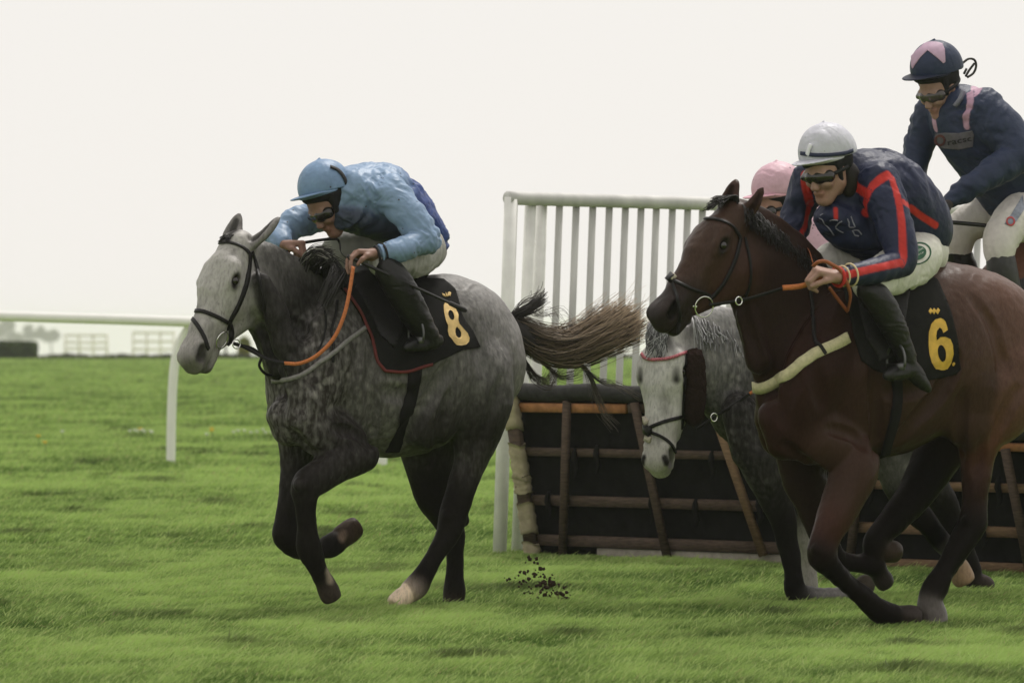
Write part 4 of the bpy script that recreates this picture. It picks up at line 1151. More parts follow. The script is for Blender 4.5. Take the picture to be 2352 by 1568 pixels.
    # light racing saddle with flap and stirrup leather
    fl = [(800, 640), (850, 628), (905, 632), (950, 640), (945, 665), (935, 690), (925, 730), (918, 770), (900, 800), (870, 770), (845, 720), (820, 680)]
    s_ = solid_poly(o, 'saddle', cs, [fl], 8, .03, LEATHER, .018, 2)
    S3 = Sdf(); S3.chain(R([(935, 622, 13), (890, 618, 16), (840, 622, 16)]), .02, (.01, .01, .01, 0), n, 2.6, 2); S3.chain(R([(930, 625, 18), (962, 630, 14)]), .03, (.01, .01, .01, 0), n, 2.5)
    Vs, Qs, _ = S3.build(.009); mk('saddle_seat', Vs, Qs, LEATHER, s_)
    lt = cs.line([(868, 668), (900, 712), (925, 750), (945, 778)], .05)
    V_, Q_ = ribbon(lt[0], lt[1], 8 / 490, .004); mk('stirrup_leather', V_, Q_, LEATHER, s_, smooth=False)
    return fig, o, cs

def tack_bridle(o, cs, sc, brow, cheek, throat, nose, flash, pad, patch, ringc, ringr, browmat=None):
    b = strap(o, 'bridle', cs, brow, 7 / sc, browmat or LEATHER, off=.008)
    if cheek: strap(b, 'cheekpiece', cs, cheek, 9 / sc, LEATHER)
    if throat: strap(b, 'throat_latch', cs, throat, 6 / sc, LEATHER)
    strap(b, 'noseband', cs, nose, 8 / sc, LEATHER)
    strap(b, 'noseband', cs, flash, 7 / sc, LEATHER)
    for p in pad: strap(b, 'noseband_pad', cs, p, 14 / sc, WOOL, off=.010, thick=.014)
    strap(b, 'noseband_patch', cs, patch, 20 / sc, LEATHER, off=.014, thick=.014)
    h = cs.hit(*ringc)
    if h is not None:
        Vr, Qr = ring(h[0] + h[1] * .016, h[1], ringr / sc, .0032); mk('bit_ring', Vr, Qr, STEEL, b)
        Vr, Qr = tube([h[0] + h[1] * .018 + np.array([-ringr * 1.35 / sc, 0, .005]), h[0] + h[1] * .018 + np.array([-ringr * .7 / sc, 0, 0])], .006); mk('bit_end', Vr, Qr, STEEL, b)
    return b

def bay_runner():
    fig = Fig(23.6, 2000, 35); sc = 519
    o = thing('racehorse', 'bay racehorse galloping at the right with number 6 on its black cloth', 'horse', fig.o)
    n = fig.n; R = fig.R
    LEG = (.008, .006, .0055, 0); BODY = (.044, .0230, .0160, 0); RUMP = (.090, .0435, .0285, 0); CH = (.026, .0115, .0085, 0); NECK = (.022, .012, .0095, 0)
    FORE = (.044, .0225, .0160, 0); HEAD = (.046, .026, .0185, 0); MUZ = (.026, .019, .017, 0); DK = (.022, .012, .010, 0); EAR = (.04, .021, .016, 0)
    HOOF = (.10, .085, .075, 0)
    S = Sdf()
    S.chain(R([(1842, 935, 98), (1905, 880, 165), (1990, 850, 196), (2100, 805, 194), (2200, 795, 170), (2280, 810, 142)]), .05, None, n, .78, 3, cols=[CH, CH, BODY, BODY, RUMP, RUMP])
    S.chain(R([(2170, 715, 88), (2250, 765, 130), (2325, 850, 125)]), .05, RUMP, n, .95, 3)
    S.chain(R([(1990, 710, 65), (1900, 740, 80)]), .06, NECK, n, .7, 2)
    S.chain(R([(1930, 730, 60, .15), (1872, 850, 70, .20), (1832, 975, 52, .165)]), .05, None, n, .6, 2, cols=[NECK, CH, CH])
    S.chain(R([(1930, 730, 60, -.15), (1850, 850, 66, -.2), (1800, 985, 55, -.2)]), .04, CH, n, .6, 2)
    S.chain(R([(1785, 960, 46, .1), (1800, 1010, 44, .11)]), .03, CH, sub=1); S.chain(R([(1778, 960, 42, -.08), (1790, 1008, 42, -.09)]), .03, CH, sub=1)
    S.chain(R([(1722, 560, 62), (1750, 605, 84), (1786, 672, 100), (1824, 755, 118), (1862, 850, 132)]), .05, None, n, .5, 3, cols=[HEAD, NECK, NECK, NECK, CH])
    S.chain(R([(1712, 490, 26), (1770, 540, 36), (1850, 620, 50)]), .04, NECK, n, .8, 2)
    S.chain(R([(1714, 725, 20, .05), (1742, 830, 28, .06)]), .03, NECK, sub=2)
    # near fore
    S.chain(R([(1815, 975, 46, .12), (1885, 1008, 58, .165), (1966, 1042, 42, .20)]), .045, None, n, .75, 2, cols=[CH, FORE, FORE])
    S.chain(R([(1975, 1050, 44, .22), (1957, 1098, 50, .22), (1932, 1158, 43, .22), (1908, 1206, 36, .22), (1892, 1246, 30, .22), (1888, 1276, 29, .22), (1930, 1325, 20, .2), (1985, 1375, 19, .19), (2028, 1404, 24, .18), (2066, 1412, 21, .18)]), .022, None, sub=3,
            cols=[FORE, FORE, FORE, (.05, .02, .014, 0), (.03, .014, .011, 0), LEG, LEG, LEG, LEG, LEG])
    hoof(S, fig, (2070, 1412, 22), (2096, 1416, 25), .18, (.04, .03, .026, 0))
    limb_detail(S, fig, (1905, 1298), (2015, 1396), .2, 19, LEG); knee(S, fig, 1889, 1270, .22, 29, (.012, .008, .007, 0))
    # far fore
    S.chain(R([(1838, 1030, 58, -.16), (1850, 1105, 48, -.17), (1874, 1178, 36, -.18), (1896, 1240, 28, -.18), (1912, 1280, 25, -.18), (1955, 1292, 18, -.18), (2000, 1295, 20, -.18), (2018, 1312, 18, -.18)]), .022, None, sub=3, cols=[DK, DK, DK, LEG, LEG, LEG, LEG, LEG])
    hoof(S, fig, (2020, 1318, 18), (2032, 1338, 22), -.18, (.03, .024, .02, 0))
    # near hind
    S.chain(R([(2305, 860, 105, .12), (2290, 930, 84, .15), (2258, 985, 52, .15), (2245, 1040, 38, .15), (2240, 1103, 30, .15), (2238, 1160, 27, .15), (2231, 1203, 30, .15), (2206, 1250, 24, .15), (2172, 1302, 20, .15), (2150, 1344, 25, .15), (2136, 1374, 21, .15)]), .022, None, sub=3,
            cols=[RUMP, RUMP, (.09, .034, .02, 0), (.06, .024, .016, 0), (.035, .016, .012, 0), (.02, .011, .009, 0), LEG, LEG, LEG, LEG, LEG])
    S.ball(fig.P(2252, 1206, .15), 14 / sc, .02, LEG)
    S.chain(R([(2225, 900, 92, .17), (2225, 960, 70, .18)]), .05, BODY, n, .7, 2)
    hoof(S, fig, (2136, 1386, 26), (2140, 1432, 36), .15, HOOF)
    limb_detail(S, fig, (2222, 1228), (2158, 1328), .15, 20, LEG); knee(S, fig, 2233, 1204, .15, 29, LEG)
    S.paint(R([(2138, 1402, 30, .15), (2142, 1440, 42, .15)]), (.17, .15, .14), .006)
    # far hind, swinging forward
    S.chain(R([(2240, 920, 90, -.14), (2180, 1000, 66, -.16), (2140, 1070, 48, -.17), (2100, 1140, 36, -.17), (2050, 1195, 29, -.17), (2010, 1240, 22, -.17), (2012, 1262, 20, -.17)]), .03, None, sub=3, cols=[DK, DK, LEG, LEG, LEG, LEG, LEG])
    hoof(S, fig, (2022, 1262, 20), (2052, 1268, 25), -.17, (.05, .033, .024, 0))
    S.chain(R([(2110, 960, 13, .31), (2160, 900, 13, .325), (2195, 820, 12, .34)]), .03, BODY, sub=2, op=-1)
    S.chain(R([(1995, 1010, 11, .30), (2005, 950, 11, .31), (1985, 870, 9, .33)]), .025, CH, sub=2, op=-1)
    q, g, fr = horse_head(S, fig, (1666, 470), (1496, 728), 55, HEAD, MUZ, (.045, .022, .016, 0), EAR, wide=1.2, face_off=.02, deep=1.14,
                          ears={1: (-.135, .072, -.065, 1.2, .62), -1: (-.165, .085, -.05, .35)})
    S.paint([[*q(.60, 0, -.05), .04 * g], [*q(.56, 0, -.10), .045 * g]], (.020, .016, .015), .1)
    muscles(S, [([(1905, 690), (1855, 790), (1815, 890), (1800, 970)], .035, .016), ([(2008, 800), (2012, 900), (2014, 985), (2006, 1045)], .030, .018),
                ([(2060, 1012), (2110, 960), (2160, 905), (2198, 820)], .040, .028), ([(2338, 890), (2308, 955), (2278, 1015)], .030, .012), ([(1702, 690), (1730, 780), (1758, 855)], .028, .016),
                ([(1800, 1020), (1850, 1058), (1898, 1085)], .022, .014), ([(1905, 985), (1955, 996), (1990, 1030)], .022, .016), ([(2255, 1010), (2243, 1090)], .020, .008), ([(2235, 690), (2280, 750), (2305, 850)], .035, .012),
                ([(1840, 770), (1870, 860), (1890, 930)], .05, .010), ([(2030, 900), (2110, 890), (2160, 850)], .06, .010), ([(2215, 900), (2205, 985), (2210, 1050)], .022, .012)])
    V, Q, C = S.build(.0075); N = normals(V, Q)
    V = coat_relief(V, N, 5)
    mk('body', V, Q, COAT_BAY, o, C); eyes(q, g, o)
    cs = Caster((V, Q))
    L = []
    for i in range(900):
        t = random.random(); x = 1690 + t * 185; y = 470 + t * 145
        P = [fig.P(x, y + 8, -.02), fig.P(x + 4, y - 12, random.uniform(-.02, .03)), fig.P(x + random.uniform(10, 30), y + random.uniform(-4, 20), random.uniform(.03, .1)), fig.P(x + random.uniform(18, 38), y + random.uniform(18, 52), random.uniform(.08, .13))]
        L.append(hair(P, 0, .0034, .0012, (.010, .009, .009), (.018, .016, .015)))
    for i in range(90):
        P = [q(-.01 + random.uniform(-.02, .02), random.uniform(-.05, .05), -.04), q(-.035, random.uniform(-.05, .05), -.005), q(random.uniform(.0, .07), random.uniform(-.05, .05), .02)]
        L.append(hair(P, 0, .005, .002, (.010, .009, .009), (.018, .016, .015)))
    V2, Q2, C2 = strands(L); mk('mane', V2, Q2, HAIR, o, C2)
    gd = [[(2440, 760, 0), (2480, 770, 0), (2540, 830, 0), (2580, 930, .05)], [(2440, 780, 0), (2470, 810, 0), (2510, 880, 0), (2530, 980, .05)]]
    V2, Q2, C2 = strands(hair_bundle(fig, gd, 260, 9, .05, .004, (.010, .009, .008), (.03, .022, .018))); mk('tail', V2, Q2, HAIR, o, C2)
    b = tack_bridle(o, cs, sc, [(1600, 512), (1620, 504), (1650, 506), (1680, 520), (1700, 545)], [(1700, 545), (1690, 590), (1668, 640), (1645, 672), (1628, 690)], [(1710, 545), (1722, 600), (1722, 650), (1708, 690)],
                    [(1535, 640), (1555, 648), (1585, 662), (1615, 672), (1632, 680)], [(1545, 650), (1554, 680), (1560, 710), (1560, 740), (1556, 765)], [[(1518, 655), (1528, 660)], [(1536, 628), (1550, 640)]], [(1522, 640), (1534, 634), (1546, 642)], (1613, 703), 23)
    free_strap(o, 'rein', [fig.P(1630, 700, .10), fig.P(1690, 692, .16), fig.P(1740, 680, .2), fig.P(1802, 661, .28)], 7 / sc, LEATHER, n)
    free_strap(o, 'rein_grip', [fig.P(1799, 661, .28), fig.P(1840, 657, .34), fig.P(1876, 644, .42), fig.P(1896, 636, .46)], 12 / sc, RUBBER, n, .006)
    OR2 = mat('brown_rubber_rein', (.26, .075, .025), rough=.7, noise=.25, nscale=120)
    free_strap(o, 'rein_grip', [fig.P(1868, 612, .46), fig.P(1880, 602, .48), fig.P(1895, 600, .48), fig.P(1914, 609, .48), fig.P(1932, 622, .48), fig.P(1946, 650, .48), fig.P(1954, 680, .44), fig.P(1948, 716, .34)], 8 / sc, OR2, n, .006)
    free_strap(o, 'rein_grip', [fig.P(1905, 660, .34), fig.P(1920, 680, .34), fig.P(1948, 716, .34)], 7 / sc, OR2, n, .005)
    free_strap(o, 'rein_grip', [fig.P(1818, 566, -.08), fig.P(1832, 558, -.05), fig.P(1848, 562, .02), fig.P(1860, 578, .12), fig.P(1868, 605, .3)], 7 / sc, OR2, n, .005)
    Vr, Qr = ring(fig.P(1697, 691, .18), n, 9 / sc, .003); mk('rein_ring', Vr, Qr, STEEL, o)
    bw = strap(o, 'breastplate', cs, [(1733, 888), (1752, 890), (1790, 872), (1838, 836), (1880, 808), (1915, 792), (1945, 775)], 25 / sc, mat('cream_breast_girth', (.50, .46, .28), rough=.9, noise=.2, nscale=60, spots=(70, .1, (.2, .17, .1))), off=.012, thick=.012)
    strap(bw, 'neck_strap', cs, [(1860, 668), (1866, 710), (1870, 770), (1884, 808)], 8 / sc, LEATHER)
    strap(bw, 'girth_loop', cs, [(1875, 788), (1884, 802), (1892, 815)], 8 / sc, LEATHER, off=.02)
    strap(o, 'girth', cs, [(2055, 840), (2060, 900), (2056, 950), (2040, 1010), (2030, 1045)], 26 / sc, GIRTH, off=.009)
    cl = [(1935, 660), (1990, 640), (2060, 628), (2118, 626), (2150, 645), (2170, 688), (2182, 720), (2196, 780), (2207, 848), (2197, 860), (2130, 872), (2060, 866), (2008, 850), (1978, 828), (1962, 780), (1950, 720)]
    c_ = solid_poly(o, 'saddle_cloth', cs, [cl], 7, .013, CLOTH, .012)
    k6 = lambda L_: [(1722.6 + x * .43947, 229.7 + y * .43947) for x, y in L_]
    o6 = k6([(985, 1145), (960, 1150), (938, 1172), (925, 1215), (922, 1270), (926, 1330), (938, 1372), (960, 1398), (988, 1406), (1020, 1398), (1042, 1370), (1051, 1325), (1048, 1280), (1034, 1248), (1010, 1237), (985, 1240), (966, 1258), (962, 1235), (968, 1208), (982, 1192), (994, 1200), (1000, 1218), (1022, 1204), (1014, 1165), (1002, 1150)])
    h6 = [(1722.6 + x * .43947, 229.7 + y * .43947) for x, y in ellipse(991, 1322, 21, 42, -.12)]
    solid_poly(c_, 'number_print', cs, [o6, h6], 3, .0165, GOLD6, .003)
    solid_poly(c_, 'number_print', cs, [k6(ellipse(1060, 1377, 9, 10))], 2, .0165, GOLD6, .003)
    for cx in (935, 953, 972):
        solid_poly(c_, 'crest_print', cs, [k6([(cx - 11, 1112), (cx, 1094), (cx + 11, 1106), (cx, 1126)])], 2, .0165, GOLD6, .003)
    fl = [(1960, 650), (2010, 640), (2070, 640), (2090, 655), (2080, 700), (2070, 760), (2050, 820), (2020, 830), (1990, 790), (1970, 720)]
    s_ = solid_poly(o, 'saddle', cs, [fl], 8, .03, LEATHER, .018, 2)
    S3 = Sdf(); S3.chain(R([(1985, 632, 14), (2040, 626, 16), (2100, 628, 16)]), .02, (.01, .01, .01, 0), n, 2.4, 2)
    Vs, Qs, _ = S3.build(.009); mk('saddle_seat', Vs, Qs, LEATHER, s_)
    lt = cs.line([(2010, 690), (2030, 750), (2048, 800), (2056, 850)], .06)
    V_, Q_ = ribbon(lt[0], lt[1], 8 / sc, .004); mk('stirrup_leather', V_, Q_, LEATHER, s_, smooth=False)
    return fig, o, cs

def grey_second():
    fig = Fig(25.6, 1800, 35); sc = 478
    o = thing('racehorse', 'white-faced grey racehorse with brown cheekpieces half hidden behind the bay', 'horse', fig.o)
    n = fig.n; R = fig.R
    G = (.12, .117, .115, .6); DKG = (.022, .020, .019, .16); LEG = (.010, .0085, .008, .0); PALE = (.30, .28, .25, .1); FACE = (.55, .535, .505, .2); MUZ = (.42, .40, .37, .1)
    S = Sdf()
    S.chain(R([(1752, 960, 90), (1810, 905, 150), (1880, 890, 172), (1970, 880, 178), (2060, 870, 160), (2130, 880, 125)]), .05, None, n, .78, 3, cols=[DKG, DKG, G, G, G, G])
    S.chain(R([(2000, 790, 80), (2070, 800, 110), (2140, 880, 110)]), .05, G, n, .95, 3)
    S.chain(R([(1860, 770, 55), (1790, 790, 70)]), .06, DKG, n, .7, 2)
    S.chain(R([(1594, 800, 56), (1632, 815, 78), (1680, 845, 100), (1730, 890, 115), (1770, 930, 110)]), .05, None, n, .52, 3, cols=[FACE, G, G, DKG, DKG])
    S.chain(R([(1590, 740, 26), (1650, 745, 34), (1720, 770, 42)]), .04, (.28, .275, .27, .5), n, .8, 2)
    S.chain(R([(1700, 950, 45, .16), (1725, 1030, 52, .18)]), .04, DKG, n, .7, 2); S.chain(R([(1695, 960, 44, -.14), (1725, 1030, 50, -.16)]), .04, DKG, n, .7, 2)
    S.chain(R([(1742, 1050, 52, .18), (1774, 1128, 37, .19), (1799, 1190, 27, .19), (1810, 1250, 22, .19), (1822, 1312, 19, .19), (1830, 1362, 23, .19), (1880, 1368, 18, .18), (1945, 1368, 20, .17), (1968, 1362, 20, .17)]), .022, None, sub=3,
            cols=[DKG, (.016, .014, .013, .05), LEG, LEG, LEG, LEG, (.13, .12, .115, .1), (.11, .10, .095, .1), LEG])
    hoof(S, fig, (1972, 1358, 20), (1990, 1342, 23), .17, (.05, .04, .03, 0))
    S.chain(R([(1775, 1080, 52, -.15), (1820, 1160, 33, -.16), (1845, 1230, 24, -.16), (1856, 1290, 18, -.16), (1858, 1350, 17, -.16), (1850, 1378, 18, -.16)]), .022, None, sub=3, cols=[DKG, LEG, PALE, PALE, PALE, PALE])
    hoof(S, fig, (1850, 1383, 20), (1838, 1406, 27), -.16, (.30, .235, .16, 0))
    S.chain(R([(2080, 930, 88, .13), (2050, 1010, 55, .15), (2050, 1070, 38, .15), (2070, 1130, 29, .15), (2120, 1190, 24, .15), (2165, 1245, 18, .15), (2192, 1280, 20, .15)]), .03, None, sub=3, cols=[DKG, DKG, (.10, .095, .09, .2), LEG, LEG, LEG, PALE])
    hoof(S, fig, (2197, 1290, 20), (2212, 1325, 27), .15, (.30, .20, .12, 0))
    S.chain(R([(2090, 930, 85, -.14), (2110, 1020, 56, -.16), (2130, 1090, 38, -.16), (2165, 1150, 29, -.16), (2190, 1210, 21, -.16), (2225, 1290, 19, -.16), (2235, 1330, 19, -.16)]), .03, None, sub=3, cols=[DKG, DKG, DKG, LEG, LEG, LEG, LEG])
    hoof(S, fig, (2240, 1335, 20), (2262, 1345, 24), -.16, (.04, .03, .026, 0))
    q, g, fr = horse_head(S, fig, (1520, 745), (1503, 1082), 24, FACE, MUZ, (.40, .385, .36, .3), (.16, .15, .15, .3), wide=1.0, face_off=.018, deep=1.05, ears={1: (-.05, .07, -.15, 0), -1: (-.05, .06, -.15, 0)})
    S.paint([[*q(.54, .055, -.04), .030 * g], [*q(.57, .03, -.07), .035 * g]], (.13, .12, .115), .06)
    S.paint([[*q(.605, 0, -.09), .02 * g], [*q(.58, 0, -.13), .03 * g]], (.10, .095, .09), .05)
    rgm = random.Random(8)
    for _ in range(26):
        uu, ww = rgm.uniform(.05, .46), rgm.uniform(-.6, 1.0); hw = .075 - .06 * uu
        S.paint([[*q(uu, ww * hw, -.012 - .03 * ww * ww), rgm.uniform(.006, .016) * g], [*q(uu + rgm.uniform(.01, .04), ww * hw, -.012 - .03 * ww * ww), rgm.uniform(.004, .012) * g]], np.array((.24, .23, .22)) * rgm.uniform(.75, 1.3), .03)
    for s_ in (-1, 1):
        S.paint([[*q(.185, s_ * .075, -.015), .012 * g], [*q(.225, s_ * .076, -.018), .016 * g]], (.03, .028, .026), .03)
        S.paint([[*q(.545, s_ * .045, -.010), .013 * g], [*q(.565, s_ * .05, -.02), .014 * g]], (.02, .018, .017), .012)
    S.paint([[*q(.06, 0.02, -.01), .03 * g], [*q(.10, .05, -.01), .02 * g]], (.12, .115, .11), .06)
    S.paint([[*q(.30, 0.03, -.01), .02 * g], [*q(.36, .04, -.01), .02 * g]], (.30, .29, .27), .07)
    V, Q, C = S.build(.008); N = normals(V, Q)
    V = coat_relief(V, N, 7)
    mk('body', V, Q, COAT_GREY, o, C); eyes(q, g, o)
    cs = Caster((V, Q))
    L = []
    for i in range(260):
        t = random.random(); x = 1580 + t * 170; y = 735 + t * 40
        P = [fig.P(x, y, -.03), fig.P(x + 4, y - 14, .0), fig.P(x + random.uniform(8, 22), y + random.uniform(0, 20), random.uniform(.04, .1)), fig.P(x + random.uniform(14, 34), y + random.uniform(28, 70), random.uniform(.09, .14))]
        c = random.uniform(.1, .45); L.append(hair(P, 0, .005, .002, (c, c * .97, c * .95), (c, c, c)))
    for i in range(90):
        P = [q(-.03, random.uniform(-.04, .04), -.03), q(.03, random.uniform(-.05, .05), .012), q(random.uniform(.08, .15), random.uniform(-.05, .05), .022)]
        c = random.choice((.05, .12, .4)); L.append(hair(P, 0, .005, .002, (c, c, c), (c, c, c)))
    V2, Q2, C2 = strands(L); mk('mane', V2, Q2, HAIR, o, C2)
    gd = [[(2260, 850, 0), (2320, 870, 0), (2380, 930, 0), (2420, 1000, 0)], [(2255, 870, 0), (2310, 910, 0), (2360, 990, 0)]]
    V2, Q2, C2 = strands(hair_bundle(fig, gd, 200, 8, .05, .004, (.12, .11, .10), (.35, .32, .28))); mk('tail', V2, Q2, HAIR, o, C2)
    br = mat('pink_braid', attr=False, color=(.42, .12, .14), rough=.6, noise=.9, nscale=220)
    b = tack_bridle(o, cs, sc, [(1475, 812), (1483, 822), (1505, 826), (1540, 822), (1578, 808)], [(1576, 808), (1572, 870), (1568, 930), (1566, 985)], None,
                    [(1484, 988), (1500, 978), (1535, 965), (1570, 956)], [(1496, 992), (1520, 1003), (1542, 1022), (1553, 1045), (1557, 1070)], [[(1482, 962), (1488, 972)], [(1480, 1004), (1496, 1010)]], [(1484, 984), (1496, 992)], (1572, 1000), 21, br)
    SH = mat('brown_sheepskin', (.035, .022, .019), rough=1, noise=.35, nscale=150, bump=1.0, bscale=160, spec=.05)
    h0 = cs.hit(1590, 825); h1 = cs.hit(1582, 950)
    S4 = Sdf(); a0 = h0[0] + h0[1] * .01; a1 = h1[0] + h1[1] * .01
    a0 = W(1595, 822, a0[1] - .02); a1 = W(1593, 955, a1[1] - .03)
    S4.chain([[*a0, 22 / sc], [*(.5 * (a0 + a1)), 25 / sc], [*a1, 23 / sc]], .02, (0, 0, 0, 0), sub=3)
    Vs, Qs, _ = S4.build(.006); Ns = normals(Vs, Qs); Vs = Vs + Ns * ((vnoise(Vs, 90, 2) - .5) * .012)[:, None]
    mk('sheepskin_cheekpiece', Vs, Qs, SH, b)
    free_strap(o, 'rein', [fig.P(1600, 985, .12), fig.P(1645, 955, .17), fig.P(1690, 926, .2), fig.P(1724, 903, .22)], 6 / sc, LEATHER, n)
    free_strap(o, 'rein_grip', [fig.P(1722, 904, .22), fig.P(1745, 888, .24), fig.P(1790, 840, .28), fig.P(1850, 640, .25)], 7 / sc, RUBBER, n)
    Vr, Qr = ring(fig.P(1640, 958, .17), n, 9 / sc, .003); mk('rein_ring', Vr, Qr, STEEL, o)
    cl = [(1830, 745), (1900, 715), (1980, 710), (2020, 730), (2040, 800), (2055, 860), (1990, 890), (1890, 890), (1850, 840)]
    solid_poly(o, 'saddle_cloth', cs, [cl], 10, .013, CLOTH, .012)
    return fig, o, cs

def brown_jumper():
    fig = Fig(26.5, 2340, 35); sc = 462
    o = thing('racehorse', 'brown racehorse landing over the hurdle at the right edge, mostly hidden', 'horse', fig.o)
    n = fig.n; R = fig.R
    B = (.13, .06, .04, 0); LEG = (.03, .022, .018, 0); HOOF = (.16, .14, .12, 0); DK = (.05, .03, .024, 0)
    S = Sdf()
    S.chain(R([(2270, 830, 90), (2330, 762, 145), (2420, 700, 168), (2520, 630, 168), (2600, 570, 150), (2660, 550, 120)]), .05, B, n, .78, 3)
    S.chain(R([(2290, 760, 100), (2235, 760, 85), (2190, 775, 66), (2150, 790, 52)]), .05, B, n, .52, 3)
    S.chain(R([(2300, 840, 50, .17), (2250, 900, 36, .18), (2195, 935, 27, .18), (2175, 965, 20, .18), (2160, 985, 19, .18)]), .025, None, sub=3, cols=[B, DK, LEG, LEG, LEG])
    hoof(S, fig, (2158, 980, 20), (2138, 992, 27), .18, HOOF)
    S.chain(R([(2290, 850, 48, -.17), (2265, 920, 34, -.18), (2222, 950, 26, -.18), (2196, 975, 20, -.18), (2180, 990, 19, -.18)]), .025, None, sub=3, cols=[B, DK, LEG, LEG, LEG])
    hoof(S, fig, (2180, 988, 20), (2164, 1006, 26), -.18, (.17, .12, .085, 0))
    for l in (.14, -.14):
        S.chain(R([(2640, 600, 105, l), (2690, 720, 62, l), (2740, 800, 32, l), (2800, 790, 22, l), (2860, 850, 19, l)]), .03, None, sub=3, cols=[B, B, DK, LEG, LEG])
        hoof(S, fig, (2865, 855, 20), (2885, 875, 25), l, HOOF)
    q, g, fr = horse_head(S, fig, (2125, 760), (2010, 930), 60, B, DK, B, DK, wide=1.15, face_off=.02, deep=1.1)
    V, Q, C = S.build(.010)
    mk('body', V, Q, COAT_BAY, o, C); eyes(q, g, o)
    cs = Caster((V, Q))
    L = []
    for i in range(260):
        t = random.random(); x = 2160 + t * 110; y = 700 - t * 36
        P = [fig.P(x, y + 14, -.02), fig.P(x + 6, y - 26, random.uniform(-.02, .02)), fig.P(x + random.uniform(14, 30), y - 40 + random.uniform(-8, 10), random.uniform(.0, .05)), fig.P(x + random.uniform(34, 60), y - 30 + random.uniform(-12, 14), random.uniform(.03, .08))]
        L.append(hair(P, 0, .006, .003, (.012, .011, .011), (.018, .017, .017)))
    V2, Q2, C2 = strands(L); mk('mane', V2, Q2, HAIR, o, C2)
    cl = [(2304, 690), (2330, 652), (2370, 630), (2430, 600), (2460, 580), (2490, 640), (2500, 720), (2440, 770), (2360, 780), (2320, 740)]
    solid_poly(o, 'saddle_cloth', cs, [cl], 10, .014, mat('grey_number_cloth', (.035, .033, .034), rough=.85), .012)
    return fig, o, cs
# ------------------------------------------------------------------ riders
SKIN = mat('skin', attr=True, rough=.55, noise=.12, nscale=60, bump=.05, bscale=300, spec=.3)
SILK = mat('silk', attr=True, rough=.46, noise=.10, nscale=30, bump=.24, bscale=38, spec=.25, spots=(24, .13, (.05, .045, .04)))
SILKD = mat('dark_silk', attr=True, rough=.5, noise=.12, nscale=30, bump=.35, bscale=38, spec=.22)
BREECH = mat('white_breeches', attr=True, rough=.7, noise=.10, nscale=30, bump=.3, bscale=50, spec=.2, spots=(30, .06, (.12, .11, .09)))
BOOT = mat('black_boot', (.013, .0125, .0125), rough=.40, noise=.25, nscale=40, bump=.2, bscale=50, spec=.3)
LENS = mat('goggle_lens', (.015, .013, .012), rough=.12, spec=.6)
PAD = mat('black_padding_and_shade', (.014, .014, .015), rough=.85, noise=.2, nscale=80, spec=.2)
RUBBERBAND = mat('goggle_band', (.012, .012, .013), rough=.7)

def human_head(S, c, fr, g, skin, neck_to=None, jaw=1.0):
    f, h, s = fr
    def q(a, b, w_): return c + g * (a * f + b * h + w_ * s)
    A = np.array([f, h, s])
    S.ell(q(-.005, .045, 0), A, np.array([.098, .088, .077]) * g, .02 * g, skin)
    S.cone(q(.040, .0, 0), .060 * g, q(.062, -.092, 0), .030 * g * jaw, .03 * g, skin, s, 1.05)
    for w_ in (-1, 1):
        S.cone(q(.010, -.045, w_ * .050), .030 * g, q(.066, -.098, w_ * .016), .024 * g, .025 * g, skin)
        S.ball(q(.072, -.020, w_ * .042), .025 * g, .02 * g, skin)
        S.cone(q(.092, .022, w_ * .012), .014 * g, q(.080, .024, w_ * .045), .013 * g, .015 * g, skin)     # brow
        S.cone(q(-.005, .012, w_ * .078), .014 * g, q(-.004, -.030, w_ * .074), .010 * g, .006 * g, skin, s, .5)   # ear
        S.ball(q(.108, -.034, w_ * .011), .0085 * g, .008 * g, skin)
        S.ell(q(.094, .002, w_ * .031), A, np.array([.014, .012, .016]) * g, .01 * g, skin, op=-1)           # eye socket
        S.ball(q(.078, .001, w_ * .031), .013 * g, .004 * g, np.array([.45, .42, .4, 0]))
        S.paint([[*q(.091, .001, w_ * .031), .005 * g]], (.02, .015, .012), .004)
    S.cone(q(.095, .010, 0), .011 * g, q(.108, -.030, 0), .0135 * g, .016 * g, skin)                       # nose
    lip = np.array(skin[:4]) * [.95, .78, .75, 0]
    S.cone(q(.094, -.060, -.018), .008 * g, q(.094, -.060, .018), .008 * g, .008 * g, lip); S.ball(q(.099, -.059, 0), .008 * g, .008 * g, lip)
    S.cone(q(.091, -.071, -.013), .0085 * g, q(.091, -.071, .013), .0085 * g, .008 * g, lip)
    S.cone(q(.107, -.0655, -.015), .0018 * g, q(.107, -.0655, .015), .0018 * g, .004 * g, skin, op=-1)
    S.ball(q(.080, -.098, 0), .018 * g, .02 * g, skin)
    if neck_to is not None: S.cone(q(-.02, -.06, 0), .056 * g, neck_to, .060 * g, .03 * g, skin)
    return q

